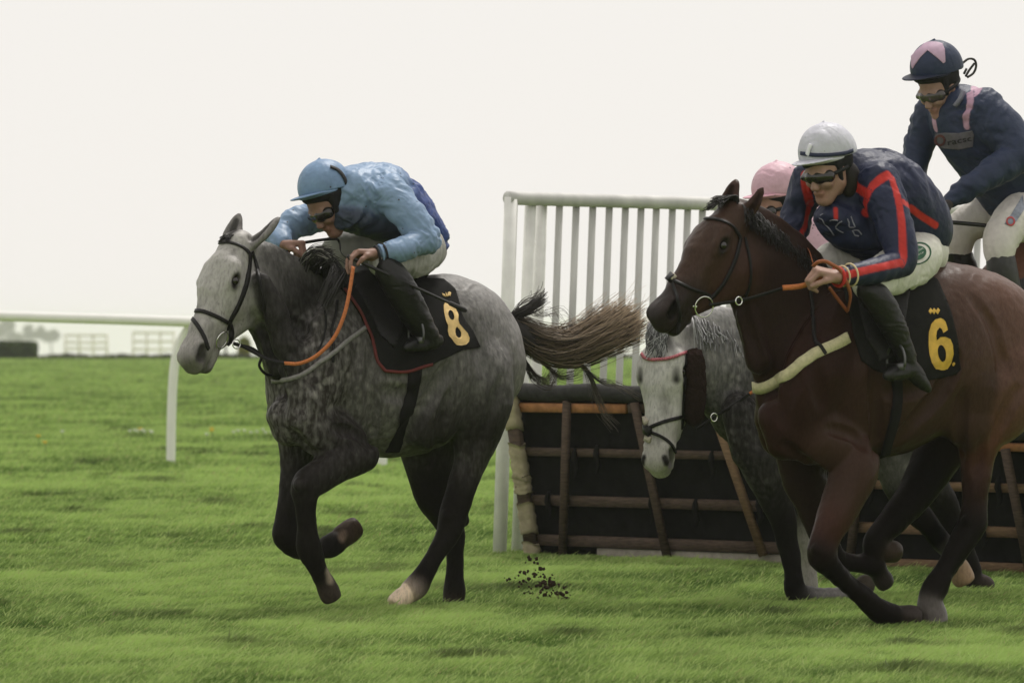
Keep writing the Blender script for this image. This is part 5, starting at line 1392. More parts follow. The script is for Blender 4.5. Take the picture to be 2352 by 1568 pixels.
def hand(S, wrist, d, palm, skin, g=1.0, curl=(60, 75, 45), thumb=1, spread=.0, thumb_bend=.5):
    """palm, four curled fingers of unequal length and a thumb leaving the side of the palm.
    d: wrist to knuckles; palm: the way the palm faces; thumb: +1/-1 which side"""
    d = nrm(d); palm = nrm(np.asarray(palm) - d * (np.asarray(palm) @ d)); sd = np.cross(d, palm) * thumb
    wrist = np.asarray(wrist, float)
    ln = [1.0, 1.08, 1.0, .80]
    for j in range(4):
        off = (1.5 - j) * .0205 * g
        k0 = wrist + sd * off * .75 + d * .012 * g
        kn = wrist + sd * off + d * (.088 - .006 * abs(j - 1)) * g - palm * .004 * g
        S.cone(k0, .0165 * g, kn, .0125 * g, .012 * g, skin)
        p = kn; a = 0
        for L_, bnd, r0, r1 in zip((.046, .029, .022), curl, (.0105, .0095, .0085), (.0095, .0085, .0070)):
            a += math.radians(bnd + (j - 1.5) * 3)
            v = d * math.cos(a) + palm * math.sin(a) + sd * spread * (1.5 - j)
            e = p + nrm(v) * L_ * ln[j] * g
            S.cone(p, r0 * g, e, r1 * g, .004 * g, skin); p = e
    t0 = wrist + sd * .026 * g + d * .030 * g + palm * .006 * g
    v1 = nrm(d * .75 + sd * .55 + palm * .35); t1 = t0 + v1 * .036 * g
    v2 = nrm(d * .85 + sd * .1 + palm * thumb_bend); t2 = t1 + v2 * .030 * g
    v3 = nrm(d * .7 - sd * .35 + palm * (thumb_bend + .2)); t3 = t2 + v3 * .026 * g
    S.cone(wrist + sd * .012 * g, .017 * g, t1, .0125 * g, .010 * g, skin)
    S.cone(t1, .0118 * g, t2, .0105 * g, .005 * g, skin); S.cone(t2, .0105 * g, t3, .0080 * g, .004 * g, skin)

_ROT = np.array([[.36, .48, -.8], [-.8, .6, 0], [.48, .64, .6]])
def wrinkle(V, N, amp, fr, st=(1, 1, 1), seed=1):
    """soft cloth folds: warped ridges at two scales, on axes turned away from the grid"""
    P = (V * st) @ _ROT.T
    wp = np.stack([vnoise(P, fr * .45, seed + 3), vnoise(P, fr * .45, seed + 4), vnoise(P, fr * .45, seed + 5)], 1) - .5
    out = 0
    for k, a_ in ((1.0, 1.0), (1.9, .55), (3.4, .28)):
        q_ = (P + wp * 1.6 / fr) @ np.linalg.matrix_power(_ROT, int(k * 2)).T
        n_ = vnoise(q_ * [1, 1, .4], fr * k, seed + int(k * 7))
        out = out + a_ * np.sin((n_ - .5) * 9.0)
    gate = np.clip(vnoise(P, fr * .35, seed + 40) * 1.6 - .2, .25, 1)
    return V + N * (amp * .5 * out * gate)[:, None]

def helmet(o, c, fr, g, shell, brimc, seed=1, bands=(), paints=(), brim_len=1.0, material=None, bobble=True):
    """silk-covered riding helmet with peak; returns its mesh for laying bands on"""
    f, h, s = fr
    def q(a, b, w_): return c + g * (a * f + b * h + w_ * s)
    A = np.array([f, h, s])
    S = Sdf()
    S.ell(q(-.008, .045, 0), A, np.array([.128, .120, .108]) * g, .01, shell)
    S.ell(q(-.04, .03, 0), A, np.array([.095, .10, .10]) * g, .03, shell)
    if bobble: S.cone(q(-.012, .160, 0), .009 * g, q(-.016, .169, .004), .005 * g, .010, shell)
    V, Q, C = S.build(.0045, clip=[(q(0, .022, 0), -h * .97 + f * .0 - 0 * s)])
    N = normals(V, Q)
    for pts, cc, soft in paints:
        S.paints = [(np.array([[*q(*p[:3]), p[3] * g] for p in pts]), np.array([*cc, 0]), soft)]
        C2 = S.colour(V); m = np.abs(C2[:, :3] - np.array(shell[:3])).sum(1) > 1e-3
        C = np.where((np.abs(C2 - S_base(S, V)) > 1e-4).any(1)[:, None], C2, C)
    V = wrinkle(V, N, .0028 * g, 22, (1, 1, .45), seed)
    hm = mk('helmet', V, Q, material or SILK, o, C)
    S2 = Sdf(); S2.ell(q(.062, .022, 0), A, np.array([.118 * brim_len, .010, .092]) * g, .004, brimc)
    S2.ell(q(.02, .018, 0), A, np.array([.105, .022, .100]) * g, .004, brimc, op=1)
    S2.ell(q(.0, -.012, 0), A, np.array([.115, .028, .092]) * g, .006, brimc, op=-1)
    V2, Q2, C2 = S2.build(.004)
    mk('peak', V2, Q2, material or SILK, hm, C2)
    S3 = Sdf(); S3.ell(q(-.022, .0, 0), A, np.array([.088, .085, .096]) * g, .01, (0, 0, 0, 0))
    for w_ in (-1, 1): S3.cone(q(.030, .0, w_ * .082), .014 * g, q(.012, -.075, w_ * .070), .011 * g, .015, (0, 0, 0, 0))
    S3.ell(q(.0, .01, 0), A, np.array([.112, .045, .099]) * g, .01, (0, 0, 0, 0)); S3.ell(q(.092, -.110, 0), A, np.array([.085, .085, .084]) * g, .010, (0, 0, 0, 0), op=-1)  # front band over the forehead, black to give the shade under the peak
    V3, Q3, _ = S3.build(.005, clip=[(q(0, .03, 0), h)]); mk('padding_and_shade', V3, Q3, PAD, hm)
    return hm, (V, Q), q

def S_base(S, V):
    sv = S.paints; S.paints = []; r = S.colour(V); S.paints = sv; return r

def goggles(o, c, fr, g, lens=None, up=0.0):
    f, h, s = fr
    def q(a, b, w_): return c + g * (a * f + b * h + w_ * s)
    A = np.array([f, h, s]); S = Sdf()
    for w_ in (-1, 1):
        S.cone(q(.083, .008 + up, w_ * .018), .032 * g, q(.066, .006 + up, w_ * .052), .029 * g, .015 * g, (0, 0, 0, 0), h, 1.0)
    S.cone(q(.085, .004 + up, -.07), .012 * g, q(.085, .004 + up, -.05), .014 * g, .01, (0, 0, 0, 0))
    S.ell(q(.105, -.030 + up, 0), A, np.array([.03, .020, .014]) * g, .008 * g, (0, 0, 0, 0), op=-1)
    V, Q, C = S.build(.004)
    gg = mk('goggles', V, Q, lens or LENS, o)
    # elastic running back round the head
    pts = []
    for t in np.linspace(.9, 2 * np.pi - .9, 40): pts.append(q(-.012 + .098 * math.cos(t), .010 + up, .088 * math.sin(t)))
    pts = np.array(pts); ns = pts - q(-.012, .010 + up, 0); ns /= np.linalg.norm(ns, axis=1)[:, None]
    Vb, Qb = ribbon(pts, ns, .016 * g, .003); mk('elastic', Vb, Qb, RUBBERBAND, gg, smooth=False)
    return gg

def sdf_obj(o, name, S, h, material, wr=0, fr=14, st=(1, 1, 1), seed=1, clip=None, post=None):
    V, Q, C = S.build(h, clip=clip)
    if wr: V = wrinkle(V, normals(V, Q), wr, fr, st, seed)
    if post: C = post(V, C)
    ob = mk(name, V, Q, material, o, C)
    return ob, (V, Q)

def boot_obj(o, fig, leg, foot, material=None, dl=0.0):
    """leg rows x y r l from knee to ankle; foot rows from heel to toe"""
    S = Sdf(); S.chain(fig.R(leg), .02, (0, 0, 0, 0), sub=3); S.chain(fig.R(foot), .015, (0, 0, 0, 0), fig.n, .9, sub=3)
    V, Q, C = S.build(.0055); N = normals(V, Q)
    V = wrinkle(V, N, .004, 16, (1, 1, 2.2), 5)
    return mk('boot', V, Q, material or BOOT, o)

def stirrup(o, fig, x, y, l, sc):
    c = fig.P(x, y, l); V = []
    fwd = fig.ax; up = np.array([0, 0, 1.0]); w_ = .062
    pts = [c + fig.n * (w_ * math.cos(t)) + up * (.075 + .075 * math.sin(t)) for t in np.linspace(-.35, np.pi + .35, 20)]
    V1, Q1 = tube(pts, .006, 6); V2, Q2 = bar(pts[0], pts[-1], .03, .008, up=fwd)
    V_, Q_ = join((V1, Q1), (V2, Q2)); return mk('stirrup_iron', V_, Q_, mat('dull_steel', (.12, .12, .12), rough=.4, metal=1.0), o)

def blue_rider(fig, cs):
    n = fig.n; R = fig.R; sc = 490
    o = thing('person', 'rider in pale and royal blue silks and cap crouched low over the leading grey', 'person', fig.P(930, 640, 0))
    LB = (.195, .285, .42, 0); RB = (.030, .058, .20, 0); WB = (.40, .39, .37, 0)
    sk = (.23, .13, .096, 0)
    fr = frame(52, 42, -4); hc = fig.P(760, 470, -.02); hg = 1.05
    S = Sdf()
    q = human_head(S, hc, fr, hg, sk, fig.P(812, 462, 0))
    S.chain(R([(820, 460, 52), (880, 470, 62), (940, 515, 55), (965, 560, 48)]), .04, sk, n, 1.2, 2)
    S.chain(R([(890, 455, 30, .18), (945, 505, 22, .28), (979, 552, 16, .34), (920, 574, 13, .37), (866, 584, 12, .33), (850, 585, 13, .325)]), .02, sk, sub=2)
    S.chain(R([(790, 478, 32, -.18), (705, 506, 25, -.25), (646, 532, 20, -.25), (640, 548, 18, -.22), (655, 562, 14, -.15)]), .02, sk, sub=2)
    S.chain(R([(965, 570, 30, .10), (930, 588, 28, .18), (884, 608, 20, .31), (930, 680, 15, .35), (975, 765, 12, .345)]), .03, sk, sub=2)
    S.chain(R([(955, 572, 30, -.10), (870, 563, 26, -.17), (778, 580, 18, -.27), (840, 680, 14, -.28), (885, 765, 11, -.28)]), .03, sk, sub=2)
    # near hand holds the orange rein, far hand is closed on the other
    wr = fig.P(858, 584, .33); hand(S, wr, W(812, 585, wr[1] - .05) - wr, (.35, -.1, -1), sk, 1.12, (38, 40, 20), 1, .03)
    wf = fig.P(651, 561, -.15); hand(S, wf, W(684, 561, wf[1] - .02) - wf, (-.2, .1, -1), sk, 1.1, (75, 85, 45), -1)
    sdf_obj(o, 'body', S, .0048, SKIN)
    J = Sdf()
    J.chain(R([(800, 440, 50), (835, 446, 66), (872, 447, 68)]), .03, LB, n, 1.28, 3)
    J.chain(R([(884, 456, 68), (925, 490, 64), (965, 538, 52), (975, 556, 48)]), .03, RB, n, 1.22, 3)
    J.chain(R([(790, 498, 32, .03), (850, 500, 40, .02), (920, 530, 36, .02)]), .03, (.035, .045, .07, 0), n, 1.5, 2)  # dark undershirt below the chest, with its shade mixed into the colour
    J.chain(R([(782, 455, 40), (806, 440, 50)]), .03, LB, n, 1.1, 2)
    J.chain(R([(897, 446, 43, .19), (940, 496, 37, .28), (983, 550, 31, .34)]), .022, LB, sub=3)
    J.chain(R([(983, 552, 29, .34), (925, 573, 26, .37), (880, 583, 18, .34)]), .02, LB, sub=3)
    J.chain(R([(786, 474, 42, -.185), (705, 504, 34, -.25), (646, 530, 28, -.25)]), .022, LB, sub=3)
    J.chain(R([(644, 531, 27, -.25), (640, 548, 24, -.21), (652, 560, 18, -.16)]), .02, LB, sub=3)
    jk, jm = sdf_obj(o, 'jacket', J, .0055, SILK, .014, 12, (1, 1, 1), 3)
    for dx, cc in ((0, (.012, .012, .014)), (17, (.012, .012, .014)), (9, LB[:3])):
        a = fig.P(866 + dx, 585 - dx * .12, .335 + dx * .0005); t = nrm(fig.P(925, 573, .37) - fig.P(880, 583, .34))
        V, Q = ring(a, t, .041 + dx * .0002, .006, 36); V = V + t * 0
        mk('cuff', V, Q, mat('cuff_%d' % dx, cc, rough=.8), jk)
    B = Sdf()
    B.chain(R([(955, 545, 48), (975, 575, 46)]), .04, WB, n, 1.35, 2)
    B.chain(R([(972, 572, 50, .10), (945, 588, 46, .17), (905, 598, 34, .27), (880, 606, 29, .32)]), .03, WB, sub=3)
    B.chain(R([(962, 572, 48, -.10), (880, 560, 42, -.17), (800, 566, 34, -.24), (772, 576, 30, -.27)]), .03, WB, sub=3)
    B.chain(R([(878, 607, 29, .32), (902, 640, 25, .34)]), .02, WB, sub=2); B.chain(R([(772, 577, 29, -.27), (800, 620, 25, -.26)]), .02, WB, sub=2)
    sdf_obj(o, 'breeches', B, .006, BREECH, .009, 16, (1, 1, .5), 8)
    boot_obj(o, fig, [(888, 616, 30, .350), (918, 660, 34, .365), (945, 708, 32, .36), (970, 752, 26, .350), (988, 774, 20, .350)], [(1008, 782, 12, .350), (988, 786, 16, .350), (956, 792, 13, .365), (934, 798, 9, .37)])
    boot_obj(o, fig, [(778, 584, 26, -.28), (812, 640, 27, -.29), (850, 700, 24, -.285), (880, 752, 18, -.28), (898, 775, 16, -.28)], [(916, 786, 11, -.28), (896, 788, 14, -.28), (866, 792, 12, -.28), (850, 797, 9, -.28)])
    stirrup(o, fig, 956, 806, .365, sc)
    hm, hmesh, hq = helmet(o, fig.P(748, 451, -.02), frame(50, 13, -7), 1.05, (.165, .255, .395, 0), (.165, .255, .395, 0), 2)
    hcast = Caster(hmesh)
    r = hcast.line([(758, 384), (776, 392), (789, 408), (796, 430), (797, 455)], .006)
    V, Q = ribbon(r[0], r[1], 9 / sc, .003); mk('goggle_band', V, Q, RUBBERBAND, hm, smooth=False)
    goggles(o, hc, fr, hg)
    wh = thing('whip', 'thin black riding whip held by the rider in pale blue', 'whip', fig.P(880, 602, .34))
    a, b = fig.P(798, 588, .34), fig.P(1072, 714, .52)
    V, Q = tube([a + (b - a) * t for t in np.linspace(0, 1, 24)], np.linspace(.009, .0055, 24), 8); mk('shaft', V, Q, mat('whip_black', (.013, .012, .012), rough=.4), wh)
    V, Q = tube([a + (b - a) * t for t in (.84, .86, .98, 1.0)], [.004, .011, .012, .006], 8); mk('flap', V, Q, mat('whip_flap', (.018, .016, .016), rough=.7), wh)
    return o

def navy_rider(fig, cs):
    n = fig.n; R = fig.R; sc = 519
    o = thing('person', 'rider in navy silks with red seams and a white cap on the bay', 'person', fig.P(2060, 620, 0))
    NV = (.016, .021, .052, 0); RD = (.46, .028, .022, 0); WB = (.60, .585, .53, 0); sk = (.31, .185, .14, 0)
    fr = frame(44, 24, 2); hc = fig.P(1903, 393, -.02, -.10); hg = 1.05
    S = Sdf()
    q = human_head(S, hc, fr, hg, sk, fig.P(1960, 425, 0), .9)
    S.chain(R([(1965, 430, 58), (2030, 440, 66), (2085, 490, 50), (2105, 550, 40)]), .04, sk, n, 1.1, 2)
    S.chain(R([(2020, 420, 32, .18), (2055, 520, 24, .30), (2068, 600, 18, .37), (2000, 621, 15, .42), (1930, 634, 13, .44), (1918, 635, 14, .445)]), .02, sk, sub=2)
    S.chain(R([(1864, 412, 32, -.16), (1832, 490, 24, -.24), (1820, 560, 20, -.2), (1826, 590, 17, -.1), (1832, 610, 14, -.02)]), .02, sk, sub=2)
    S.chain(R([(2105, 585, 34, .08), (2070, 622, 30, .17), (2000, 655, 22, .33), (2048, 745, 14, .39), (2088, 832, 9, .38)]), .03, sk, sub=2)
    S.chain(R([(2095, 580, 34, -.08), (2000, 592, 28, -.1), (1895, 608, 18, -.14), (1950, 750, 14, -.27), (1992, 832, 11, -.28)]), .03, sk, sub=2)
    wr = fig.P(1922, 634, .445); hand(S, wr, W(1878, 624, wr[1] - .03) - wr, (-.1, .25, -1), sk, 1.16, (62, 70, 40), 1)
    wf = fig.P(1834, 612, -.02); hand(S, wf, W(1866, 616, wf[1] - .05) - wf, (.2, .1, -1), sk, 1.1, (75, 85, 45), -1)
    sdf_obj(o, 'body', S, .0048, SKIN)
    J = Sdf()
    J.chain(R([(1945, 440, 56), (1978, 428, 78), (2030, 446, 92), (2090, 500, 80), (2118, 540, 62)]), .03, NV, n, 1.16, 3)
    J.chain(R([(1915, 500, 42, .02), (1970, 530, 54, .02), (2050, 565, 46, .02)]), .04, NV, n, 1.3, 2)
    J.chain(R([(2018, 420, 52, .18), (2048, 500, 42, .28), (2070, 570, 36, .35), (2072, 602, 31, .37)]), .022, NV, sub=3)
    J.chain(R([(2072, 604, 30, .37), (2010, 622, 28, .42), (1938, 634, 19, .44)]), .02, NV, sub=3)
    J.chain(R([(1866, 412, 44, -.17), (1836, 480, 35, -.24), (1820, 550, 29, -.2), (1828, 590, 22, -.1), (1834, 606, 18, -.03)]), .022, NV, sub=3)
    J.chain(R([(1945, 416, 42), (1970, 402, 58)]), .03, NV, n, 1.15, 2)
    V, Q, C = J.build(.0055); V = wrinkle(V, normals(V, Q), .014, 11, (1, 1, 1), 4)
    cj = Caster((V, Q))
    def stripe(px, w_, soft=.006, step=4):
        nonlocal C
        r = cj.line(px, 0, step)
        if r is None: return
        J.paints = [(np.hstack([r[0], np.full((len(r[0]), 1), w_ / sc)]), np.array([*RD[:3], 0]), soft)]
        C2 = J.colour(V); J.paints = []
        C = np.where((np.abs(C2[:, :3] - base[:, :3]).sum(1) > 2e-3)[:, None], C2, C)
    base = J.colour(V)
    stripe([(2030, 404), (2044, 402), (2056, 430), (2066, 470), (2072, 520), (2074, 570), (2076, 595), (2072, 606)], 9)
    stripe([(2040, 402), (2018, 415), (1996, 440), (1988, 470), (1990, 488)], 11)
    stripe([(1962, 422), (1975, 436), (1992, 446)], 12)
    stripe([(2076, 464), (2110, 492), (2150, 518)], 8)
    stripe([(2070, 603), (2035, 610), (1990, 620), (1950, 630)], 9)
    stripe([(1846, 402), (1850, 425), (1856, 450), (1860, 470)], 10)
    stripe([(1856, 480), (1848, 520), (1836, 560)], 8)
    stripe([(1919, 480), (1920, 500)], 5)
    jk = mk('jacket', V, Q, SILKD, o, C)
    t = nrm(fig.P(2010, 622, .42) - fig.P(1938, 634, .44))
    for x, cc, wd in ((1925, RD[:3], .012), (1936, (.60, .50, .30), .006), (1953, (.60, .50, .30), .006)):
        a = fig.P(x, 634 - (x - 1936) * .17, .443); Vr, Qr = ring(a, t, .040 + (x - 1925) * .0003, wd * .7, 36)
        mk('cuff', Vr, Qr, mat('cuff_n%d' % (0 if wd > .01 else 1), cc, rough=.8), jk)
    # sponsor print across the chest: faint broken letters
    PR = mat('faint_white_print', (.22, .22, .27), rough=.7, noise=.5, nscale=90)
    G = lambda L_: [(1780 + x * .18305, 401.9 + y * .18305) for x, y in L_]
    for ln in ([(560, 540), (600, 560), (625, 610), (660, 640), (700, 690), (740, 750)], [(575, 510), (610, 490)], [(690, 570), (740, 560), (790, 570)], [(760, 650), (800, 600), (840, 580)], [(760, 660), (800, 690), (860, 720)], [(905, 550), (930, 600), (935, 650), (995, 655)], [(950, 520), (985, 600), (1010, 650)], [(970, 690), (1000, 750), (1050, 765)], [(985, 690), (1040, 690), (1085, 745)]):
        r = cj.line(G(ln), .004, 2)
        if r is not None:
            Vp, Qp = ribbon(r[0], r[1], 3.0 / sc, .001); mk('chest_print', Vp, Qp, PR, jk, smooth=False)
    B = Sdf()
    B.chain(R([(2090, 550, 62), (2112, 580, 60)]), .04, WB, n, 1.3, 2)
    B.chain(R([(2108, 588, 58, .13), (2070, 615, 52, .20), (2020, 638, 42, .30), (1993, 652, 34, .34)]), .03, WB, sub=3)
    B.chain(R([(2100, 580, 54, -.10), (2000, 590, 46, -.1), (1920, 596, 36, -.12), (1888, 606, 30, -.14)]), .03, WB, sub=3)
    B.chain(R([(1992, 656, 32, .34), (2018, 690, 27, .37)]), .02, WB, sub=2); B.chain(R([(1888, 607, 29, -.14), (1915, 660, 25, -.2)]), .02, WB, sub=2)
    br, bm = sdf_obj(o, 'breeches', B, .006, BREECH, .009, 16, (1, 1, .5), 9)
    cb = Caster(bm)
    GR = mat('green_badge', (.016, .085, .04), rough=.7, noise=.3, nscale=60); WT = mat('badge_letters', (.42, .46, .40), rough=.7)
    KB = lambda L_: [(2067 + x * .18315, 344.5 + y * .18315) for x, y in L_]
    bg_ = solid_poly(br, 'badge_print', cb, [KB(ellipse(220, 1295, 108, 85, -.35, 36))], 2.5, .004, GR, .002)
    mk_ring = solid_poly(br, 'badge_print', cb, [KB(ellipse(225, 1300, 165, 135, -.35, 40)), KB(ellipse(225, 1300, 150, 120, -.35, 40))], 2.5, .004, GR, .002)
    letters(bg_, cb, 'CLASSIC', KB([(140, 1320), (300, 1240)]), 30 * .18315, WT, .0065)
    letters(bg_, cb, 'TURF', KB([(175, 1352), (290, 1298)]), 24 * .18315, WT, .0065)
    boot_obj(o, fig, [(1996, 668, 29, .38), (2022, 695, 31, .39), (2050, 745, 28, .39), (2072, 795, 21, .38), (2088, 832, 18, .38)], [(2120, 880, 13, .38), (2095, 850, 18, .38), (2062, 856, 15, .39), (2036, 862, 10, .40)])
    V, Q = [], []
    S5 = Sdf(); S5.chain(R([(2088, 846, 17, .38), (2112, 872, 16, .38), (2132, 893, 9, .38)]), .012, (0, 0, 0, 0), sub=2); Vx, Qx, _ = S5.build(.006); mk('boot_heel', Vx, Qx, BOOT, o)
    boot_obj(o, fig, [(1892, 616, 26, -.16), (1925, 680, 27, -.25), (1955, 740, 24, -.28), (1985, 800, 18, -.28), (1998, 826, 16, -.28)], [(2022, 850, 11, -.28), (2000, 846, 15, -.28), (1968, 850, 12, -.28), (1948, 856, 9, -.28)])
    stirrup(o, fig, 2058, 868, .39, sc)
    hm, hmesh, hq = helmet(o, fig.P(1900, 373, -.02, -.09), frame(44, 12, -2), 1.07, (.50, .50, .56, 0), (.52, .52, .58, 0), 3)
    hcx = Caster(hmesh)
    r = hcx.line([(1840, 352), (1870, 356), (1905, 356), (1940, 352), (1958, 346)], .005)
    V, Q = ribbon(r[0], r[1], 9 / sc, .003); mk('hat_band', V, Q, mat('navy_band', (.02, .026, .06), rough=.7), hm, smooth=False)
    r = hcx.line([(1856, 356), (1859, 344), (1864, 332)], .008)
    V, Q = ribbon(r[0], r[1], 10 / sc, .002); mk('hat_tape', V, Q, mat('white_tape', (.72, .72, .76), rough=.6), hm, smooth=False)
    goggles(o, hc, fr, hg)
    HR = Sdf(); HR.chain(R([(1948, 390, 20, .10), (1955, 415, 22, .10), (1950, 440, 14, .10)]), .02, (.012, .009, .008, 0), sub=2); Vh, Qh, Ch = HR.build(.006); mk('hair', Vh, Qh, HAIR, o, Ch)
    return o

def letters(parent, cast, text, base, size, mt, off):
    """a word as one flat mesh lying on a surface; base: picture points where its baseline starts and ends"""
    cu = bpy.data.curves.new('lettering', 'FONT'); cu.body = text; cu.size = 1; cu.resolution_u = 3; cu.offset = .012
    ob = bpy.data.objects.new('lettering', cu); COL.objects.link(ob)
    dg = bpy.context.evaluated_depsgraph_get(); dg.update(); me = bpy.data.meshes.new_from_object(ob.evaluated_get(dg))
    P = np.array([v.co[:2] for v in me.vertices]); Fs = [tuple(p.vertices) for p in me.polygons]
    bpy.data.objects.remove(ob); bpy.data.curves.remove(cu); bpy.data.meshes.remove(me)
    if not len(P): return
    wd = P[:, 0].max(); a, b = np.array(base[0]), np.array(base[1]); d = (b - a); L = np.linalg.norm(d); d = d / L; u = np.array([d[1], -d[0]])
    px = a + np.outer(P[:, 0] / wd * L, d) + np.outer(P[:, 1] * size, u)
    V = []; N = []; last = None
    for p in px:
        h = cast.hit(*p) or last
        if h is None: return
        last = h; V.append(h[0] + h[1] * off)
    return mk('lettering', V, Fs, mt, parent, smooth=False)

def pink_rider(fig, cs):
    n = fig.n; R = fig.R; sc = 478
    o = thing('person', 'rider in a pale pink cap half hidden behind the bay horse and its rider', 'person', fig.P(1900, 740, 0))
    PK = (.52, .34, .40, 0); WB = (.6, .58, .54, 0); sk = (.30, .17, .12, 0)
    fr = frame(55, 14, 0); hc = fig.P(1780, 482, 0); hg = 1.08
    S = Sdf(); human_head(S, hc, fr, hg, sk, fig.P(1840, 520, 0))
    S.chain(R([(1840, 530, 54), (1900, 560, 60), (1960, 610, 54), (1990, 660, 46)]), .04, sk, n, 1.2, 2)
    S.chain(R([(1860, 530, 32, .18), (1880, 610, 26, .24), (1850, 650, 20, .24), (1790, 660, 14, .16)]), .02, sk, sub=2)
    S.chain(R([(1835, 530, 32, -.18), (1800, 610, 26, -.24), (1770, 650, 20, -.2), (1740, 660, 14, -.1)]), .02, sk, sub=2)
    for l in (1, -1): S.chain(R([(1985, 685, 34, .1 * l), (1920, 705, 28, .19 * l), (1858, 722, 20, .26 * l), (1900, 820, 15, .27 * l), (1930, 885, 12, .27 * l)]), .03, sk, sub=2)
    for x, y, l, t in ((1790, 660, .16, 1), (1740, 660, -.1, -1)):
        wq = fig.P(x, y, l); hand(S, wq, W(x - 40, y - 2, wq[1]) - wq, (0, 0, -1), sk, 1.1, (75, 85, 45), t)
    sdf_obj(o, 'body', S, .0055, SKIN)
    J = Sdf()
    J.chain(R([(1815, 530, 62), (1860, 545, 76), (1920, 580, 78), (1980, 640, 62)]), .03, PK, n, 1.2, 3)
    J.chain(R([(1862, 530, 42, .18), (1882, 610, 36, .24), (1850, 650, 28, .24), (1800, 660, 18, .17)]), .022, PK, sub=3)
    J.chain(R([(1835, 530, 42, -.18), (1800, 610, 36, -.24), (1770, 650, 28, -.2), (1746, 660, 18, -.11)]), .022, PK, sub=3)
    J.chain(R([(1800, 500, 44), (1815, 520, 52)]), .03, (.02, .02, .025, 0), n, 1.1, 2)
    sdf_obj(o, 'jacket', J, .007, SILK, .010, 13, (1, 1, 1), 6)
    B = Sdf()
    B.chain(R([(1985, 650, 56), (2000, 685, 52)]), .04, WB, n, 1.3, 2)
    for l in (1, -1): B.chain(R([(1990, 690, 52, .11 * l), (1920, 705, 44, .2 * l), (1855, 722, 32, .26 * l), (1880, 770, 26, .26 * l)]), .03, WB, sub=3)
    sdf_obj(o, 'breeches', B, .008, BREECH, .009, 16, (1, 1, .5), 10)
    for l in (1, -1): boot_obj(o, fig, [(1856, 730, 28, .27 * l), (1880, 780, 28, .27 * l), (1910, 840, 22, .27 * l), (1932, 885, 17, .27 * l)], [(1950, 900, 12, .27 * l), (1930, 902, 15, .27 * l), (1900, 906, 12, .27 * l), (1885, 910, 9, .27 * l)])
    helmet(o, fig.P(1786, 455, 0), frame(55, 8, 0), 1.06, (.56, .36, .42, 0), (.60, .34, .40, 0), 5)
    goggles(o, hc, fr, hg)
    return o

